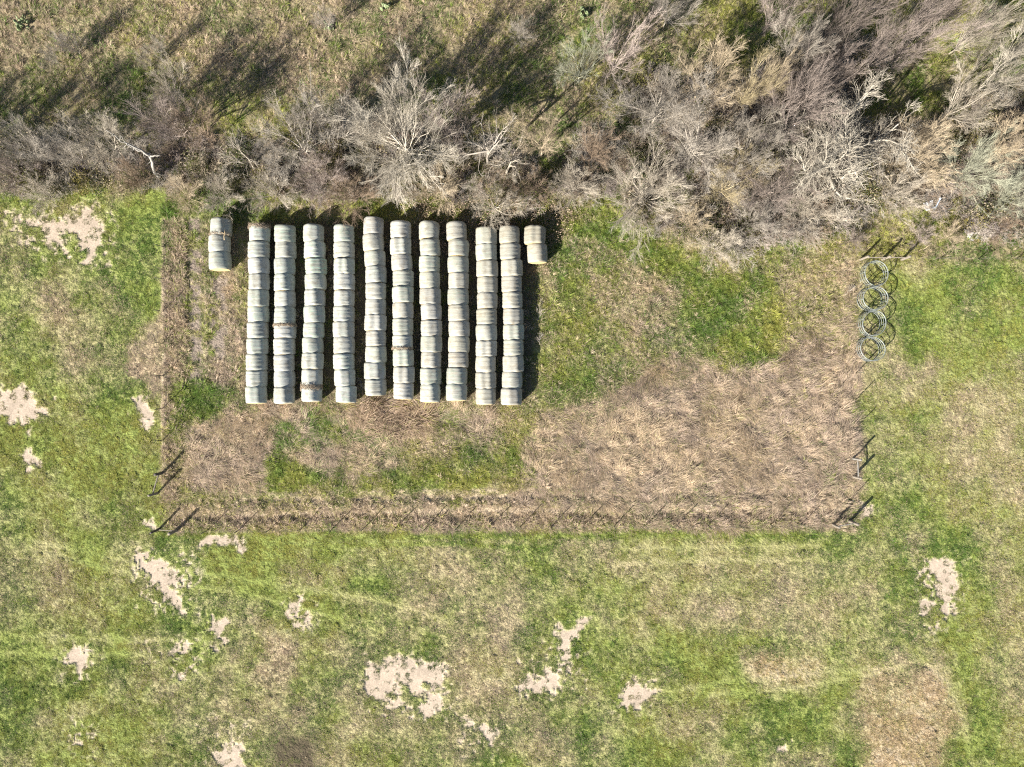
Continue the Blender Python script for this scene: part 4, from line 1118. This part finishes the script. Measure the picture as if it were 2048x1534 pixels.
def t_post_mesh():
    mb = MB(); mb.box((0, 0, .56), (.055, .014, 1.42)); mb.box((0, .022, .56), (.012, .036, 1.42)); mb.box((0, 0, -.02), (.10, .006, .16))
    return mb.mesh("steel_post", M_STEELPOST, False)
TP = t_post_mesh()
def fence_run(label, pts, spacing, zs=(.28, .55, .82, 1.08), skip_ends=True):
    pts = [np.array(G(*p)) for p in pts]; seg = [np.linalg.norm(b - a) for a, b in zip(pts, pts[1:])]; tot = sum(seg)
    def at(d):
        for a, b, s_ in zip(pts, pts[1:], seg):
            if d <= s_ + 1e-6: return a + (b - a) * (d / s_)
            d -= s_
        return pts[-1]
    x0, y0 = pts[0]; t = thing("wire_fence", label, "wire fence", (x0, y0, 0), 0, "wire fences round the storage yard")
    n_ = max(1, int(round(tot / spacing)))
    loc = [at(tot * i / n_) for i in range(n_ + 1)]
    for p in (loc[1:-1] if skip_ends else loc):
        o = obj("steel_post", TP, t); o.location = (p[0] - x0, p[1] - y0, float(gz(p[0], p[1]))); o.rotation_euler = (frng.gauss(0, .035), frng.gauss(0, .035), frng.uniform(-.3, .3))
    for z in zs:
        P = []
        for a, b in zip(loc, loc[1:]):
            for q in (0, .5): c = a + (b - a) * q; P.append((c[0] - x0, c[1] - y0, z - (.015 if q else 0)))
        P.append((loc[-1][0] - x0, loc[-1][1] - y0, z)); mb = MB(); mb.tubes(np.array(P), np.full(len(P), .0022), 3); obj("wire", mb.mesh("wire", M_WIRE), t)
    return t
fence_run("wire fence on steel posts along the west side of the yard", [(327,430),(327,690),(328,945)], 2.25)
fence_run("wire fence on steel posts along the south side of the yard", [(355,1060),(700,1056),(1100,1052),(1664,1048)], 2.3)
fence_run("wire fence on steel posts along the east side of the yard", [(1721,519),(1714,700),(1708,800),(1705,917)], 2.2)
fence_run("wire fence on steel posts running east from the three-post corner", [(1803,519),(2048,519),(2260,520)], 2.6)
gx0, gy0 = G(1698, 1000)
gt = thing("gate_post", "lone thin steel post at the open gateway by the south-east corner", "post", (gx0, gy0, float(gz(gx0, gy0))))
obj("steel_post", TP, gt)
mb = MB(); mb.box((.12, -.01, .06), (.5, .05, .04), -.12); obj("cross_bar", mb.mesh("cross_bar", M_RAIL, False), gt)

# ------------------------------------------------------------------ dead branches between the rows, sticks
def dead_branch(px_, py_, length, rz, tone, label, seed, tilt=.12):
    x, y = G(px_, py_); r = np.random.RandomState(seed)
    t = thing("dead_branch", label, "dead branch", (x, y, float(gz(x, y)) + .04), rz, "dead branches lying about the bales")
    P1 = grow(r, np.zeros((1, 3)), np.array([[1.0, 0, tilt]]), np.array([length]), 7, .10, 0.0); R1 = np.array([.022])
    mb = MB(); mb.tubes(P1, radii(R1, 7, .4), 6, True); obj("stem", mb.mesh("stem", M_BARK), t, color=TONE[tone])
    pos, d, L, R = spawn(r, P1, np.array([length]), R1, 16, .1, .75, .2, .5, .6); L = np.maximum(L, .25)
    d[:, 2] = np.abs(d[:, 2]) * .8; P2 = grow(r, pos, d, L, 4, .15, .02); mb = MB(); mb.tubes(P2, radii(R, 4, .4), 4)
    pos, d, L2, R2 = spawn(r, P2, L, R, 6, .2, .6, .2, .6, .6); R2 = np.maximum(R2, .005); P3 = grow(r, pos, d, L2, 2, .15, 0); mb.tubes(P3, radii(R2, 2, .5), 3)
    obj("twigs", mb.mesh("twigs", M_BARK), t, color=TONE[tone])
for k, a in enumerate([(530,452,1.0,-1.0,'pale',"pale twiggy branch over the heads of the first and second rows"), (576,505,1.1,1.4,'pale',"bushy pale dead branch wedged between the second and third rows"),
                       (588,560,.9,-1.9,'pale',"smaller pale branch just south of the bushy one between the second and third rows"), (536,750,1.0,1.5,'pale',"pale branch between the southern ends of the first and second rows"),
                       (652,560,.7,.4,'tan',"thin tan twig beside the third row"), (715,750,1.1,-1.2,'grey',"grey branch between the southern ends of the fourth and fifth rows"),
                       (1076,640,1.3,1.5,'pale',"pale branch on the shade edge east of the tenth row"), (1080,690,.8,1.9,'grey',"grey branch south of the pale one on the shade edge"),
                       (835,700,.8,.1,'pale',"pale branch between the sixth and seventh rows"), (545,640,.7,.9,'grey',"short grey branch between the first and second rows"), (1690,590,.9,.7,'pale',"pale stick lying in the yard beside the second ring feeder")]):
    dead_branch(*a, seed=700 + k)
sx, sy = G(449, 470, 1.5)
st = thing("stick", "short pale stick lying on top of the weathered bale of the short western row", "stick", (sx, sy, 1.50), 1.45)
mb = MB(); mb.tubes(np.array([[(-.35, 0, -.06), (-.1, .02, .02), (.15, -.01, .04), (.38, .02, .03)]]), np.array([[.022, .02, .018, .012]]), 6, True)
obj("stem", mb.mesh("stem", M_LOG), st)
mb = MB(); mb.tubes(np.array([[(.05, 0, .03), (.12, .10, .06), (.16, .2, .06)]]), np.array([[.012, .01, .006]]), 5, True); obj("twig", mb.mesh("twig", M_LOG), st)

# ------------------------------------------------------------------ odds and ends dumped at the thicket edge
def sheet(label, px_, py_, w, l, rz, mat, seed, amp, cat, name, thick_=.012):
    x, y = G(px_, py_); r = np.random.RandomState(seed); n1, n2 = 15, 19
    u, v = np.meshgrid(np.linspace(-w / 2, w / 2, n1), np.linspace(-l / 2, l / 2, n2))
    z = amp * (fbm(u * 3 + seed, v * 3, seed, 3) * 1.4) + .05; ed = 1 + .18 * (fbm(u * 5 + v * 3, v * 5, seed + 4, 2) - .5)
    top = np.stack([u * ed, v * ed, z + thick_], -1).reshape(-1, 3); bot = np.stack([u * ed, v * ed, z], -1).reshape(-1, 3)
    i = np.arange(n1 * n2).reshape(n2, n1); q = np.stack([i[:-1, :-1], i[:-1, 1:], i[1:, 1:], i[1:, :-1]], -1).reshape(-1, 4)
    o_ = n1 * n2; b_ = np.concatenate([i[0, :], i[1:, -1], i[-1, -2::-1], i[-2:0:-1, 0]]); bn = np.roll(b_, -1)
    side = np.stack([b_, b_ + o_, bn + o_, bn], -1)
    me = mesh_np(name, np.concatenate([top, bot]), [q, q[:, ::-1] + o_, side], mat, False)
    o = obj(name, me, None, label, cat); o.location = (x, y, float(gz(x, y))); o.rotation_euler = (0, 0, rz); return o
sheet("crumpled dirty white sheet dumped at the thicket edge", 1856, 412, .75, .62, .3, M_WHITE, 3, .22, "sheet", "crumpled_sheet")
sheet("small white scrap of sheeting in pale brush west of the crumpled sheet", 1790, 408, .28, .22, .8, M_WHITE, 5, .08, "scrap", "plastic_scrap")
sheet("grey plastic film caught on the rubble heap", 1937, 458, .55, .42, 1.1, M_BLUEGREY, 8, .18, "plastic film", "plastic_film")
x, y = G(1868, 418); pt = thing("pipe", "short blue-grey pipe propped upright against the crumpled sheet", "pipe", (x, y, float(gz(x, y))), 1.45)
mb = MB(); mb.tubes(np.array([[(-.1, 0, .02), (.25, .0, .35), (.6, .02, .68)]]), np.full((1, 3), .055), 12, True); obj("tube", mb.mesh("tube", M_BLUEGREY), pt)
mb = MB(); mb.tubes(np.array([[(.55, .018, .63), (.65, .022, .73)]]), np.full((1, 2), .068), 12, True); obj("collar", mb.mesh("collar", M_WHITE), pt)
x, y = G(1887, 422); bp = thing("bent_panel", "bent blue-grey and white panel folded in a V beside the crumpled sheet", "panel", (x, y, float(gz(x, y))), .1)
for nm, mt, c, s_, rz_, ry in (("panel_leaf", M_BLUEGREY, (-.2, .18, .24), (.52, .03, .42), 2.2, 0), ("panel_leaf", M_WHITE, (.2, .04, .18), (.5, .03, .3), .45, 0)):
    mb = MB(); mb.box(c, s_, rz_); obj(nm, mb.mesh(nm, mt, False), bp)
mb = MB(); mb.tubes(np.array([[(.02, -.05, 0), (.02, -.05, .9), (.03, -.04, 1.15)]]), np.full((1, 3), .03), 8, True); obj("stake", mb.mesh("stake", M_STEELPOST), bp)
x, y = G(1946, 422); lg = thing("stump", "upright tan log standing bare beside the rubble heap", "log", (x, y, float(gz(x, y))), .4)
mb = MB(); mb.tubes(np.array([[(0, 0, -.1), (-.02, .1, .5), (-.1, .22, 1.0)]]), np.array([[.13, .10, .09]]), 10, True); obj("trunk", mb.mesh("trunk", M_LOG), lg)
mb = MB(); mb.tubes(np.array([[(-.05, .15, .7), (-.25, .28, .95)]]), np.array([[.06, .04]]), 8, True); obj("branch_stub", mb.mesh("branch_stub", M_LOG), lg)
x, y = G(1934, 438); yc = thing("yellow_can", "faded yellow plastic can lying by the rubble heap", "can", (x, y, float(gz(x, y))), .7)
mb = MB(); mb.tubes(np.array([[(-.17, 0, .13), (-.15, 0, .13), (.12, 0, .13), (.16, 0, .13), (.2, 0, .13)]]), np.array([[.09, .125, .125, .09, .05]]), 12, True); obj("body", mb.mesh("body", M_YELLOW), yc)
mb = MB(); mb.tubes(np.array([[(.19, 0, .13), (.24, 0, .13)]]), np.array([[.04, .04]]), 10, True); obj("cap", mb.mesh("cap", M_WHITE), yc)
def stone_mesh(seed):
    r = np.random.RandomState(seed); a = np.linspace(0, 6.283, 8, endpoint=False); rings = [(0, .8), (.35, 1.0), (.75, .8), (1, .35)]
    V = np.concatenate([np.stack([f * np.cos(a) * (1 + r.normal(0, .12, 8)), f * np.sin(a) * (1 + r.normal(0, .12, 8)), np.full(8, h_) + r.normal(0, .05, 8)], 1) for h_, f in rings])
    i = np.arange(32).reshape(4, 8); nx_ = np.roll(i, -1, 1); q = np.stack([i[:-1], nx_[:-1], nx_[1:], i[1:]], -1).reshape(-1, 4)
    t = [(24, 24 + j, 24 + j + 1) for j in range(1, 7)]
    return mesh_np("stone", V, [q, np.array(t)], M_STONE, False)
SM = [stone_mesh(i) for i in range(4)]
x, y = G(1942, 466); hp = thing("rubble_heap", "heap of grey broken stones between the yellow can and the wire fence", "rubble heap", (x, y, float(gz(x, y))))
for k in range(16):
    o = obj("stone", SM[k % 4], hp); rr = frng.uniform(0, .55); a = frng.uniform(0, 6.28); o.location = (rr * math.cos(a), rr * math.sin(a), max(-.02, .22 - .4 * rr)); s_ = frng.uniform(.10, .2); o.scale = (s_, s_ * frng.uniform(.7, 1), s_ * frng.uniform(.6, .9)); o.rotation_euler = (frng.uniform(-.5, .5), frng.uniform(-.5, .5), frng.uniform(0, 6))

# prickly pears
def pad_mesh():
    a = np.linspace(0, 6.283, 12, endpoint=False); V = []
    for y_, f in ((-.5, .7), (0, 1.0), (.5, .7)):
        V.append(np.stack([.10 * f * np.cos(a) * (1 + .15 * np.sin(a)), np.full(12, y_ * .035), .13 + .13 * f * np.sin(a)], 1))
    V = np.concatenate(V + [np.array([[0, -.028, .13], [0, .028, .13]])]); i = np.arange(36).reshape(3, 12); nx_ = np.roll(i, -1, 1)
    q = np.stack([i[:-1], nx_[:-1], nx_[1:], i[1:]], -1).reshape(-1, 4); t = [(36, nx_[0, j], i[0, j]) for j in range(12)] + [(37, i[2, j], nx_[2, j]) for j in range(12)]
    return mesh_np("pad", V, [q, np.array(t)], M_CACTUS)
PAD = pad_mesh()
for (cx, cy, n_, sp, lb) in [(48,50,26,.5,"prickly pear cactus in the north-west corner of the meadow"), (658,55,18,.35,"prickly pear cactus beside the grey sapling"), (772,18,20,.4,"prickly pear cactus at the north edge west of the dark track line"),
                             (1168,30,20,.4,"prickly pear cactus in the lush strip near the north edge"), (1985,38,36,.8,"large prickly pear cactus in the far north-east corner"), (1918,88,10,.3,"small prickly pear cactus at the head of the shadow-striped clearing"), (1980,2,18,.5,"prickly pear cactus cut by the north edge near the corner")]:
    x, y = G(cx, cy); t = thing("prickly_pear", lb, "cactus", (x, y, float(gz(x, y))), 0, "prickly pears in the meadow")
    for k in range(n_):
        o = obj("pad", PAD, t); a = frng.uniform(0, 6.28); rr = sp * math.sqrt(frng.random()); o.location = (rr * math.cos(a), rr * math.sin(a), frng.choice((0, 0, .18, .34))); s_ = frng.uniform(.8, 1.5)
        o.scale = (s_, s_, s_); o.rotation_euler = (frng.gauss(0, .6), frng.gauss(0, .5), frng.uniform(0, 6.28))
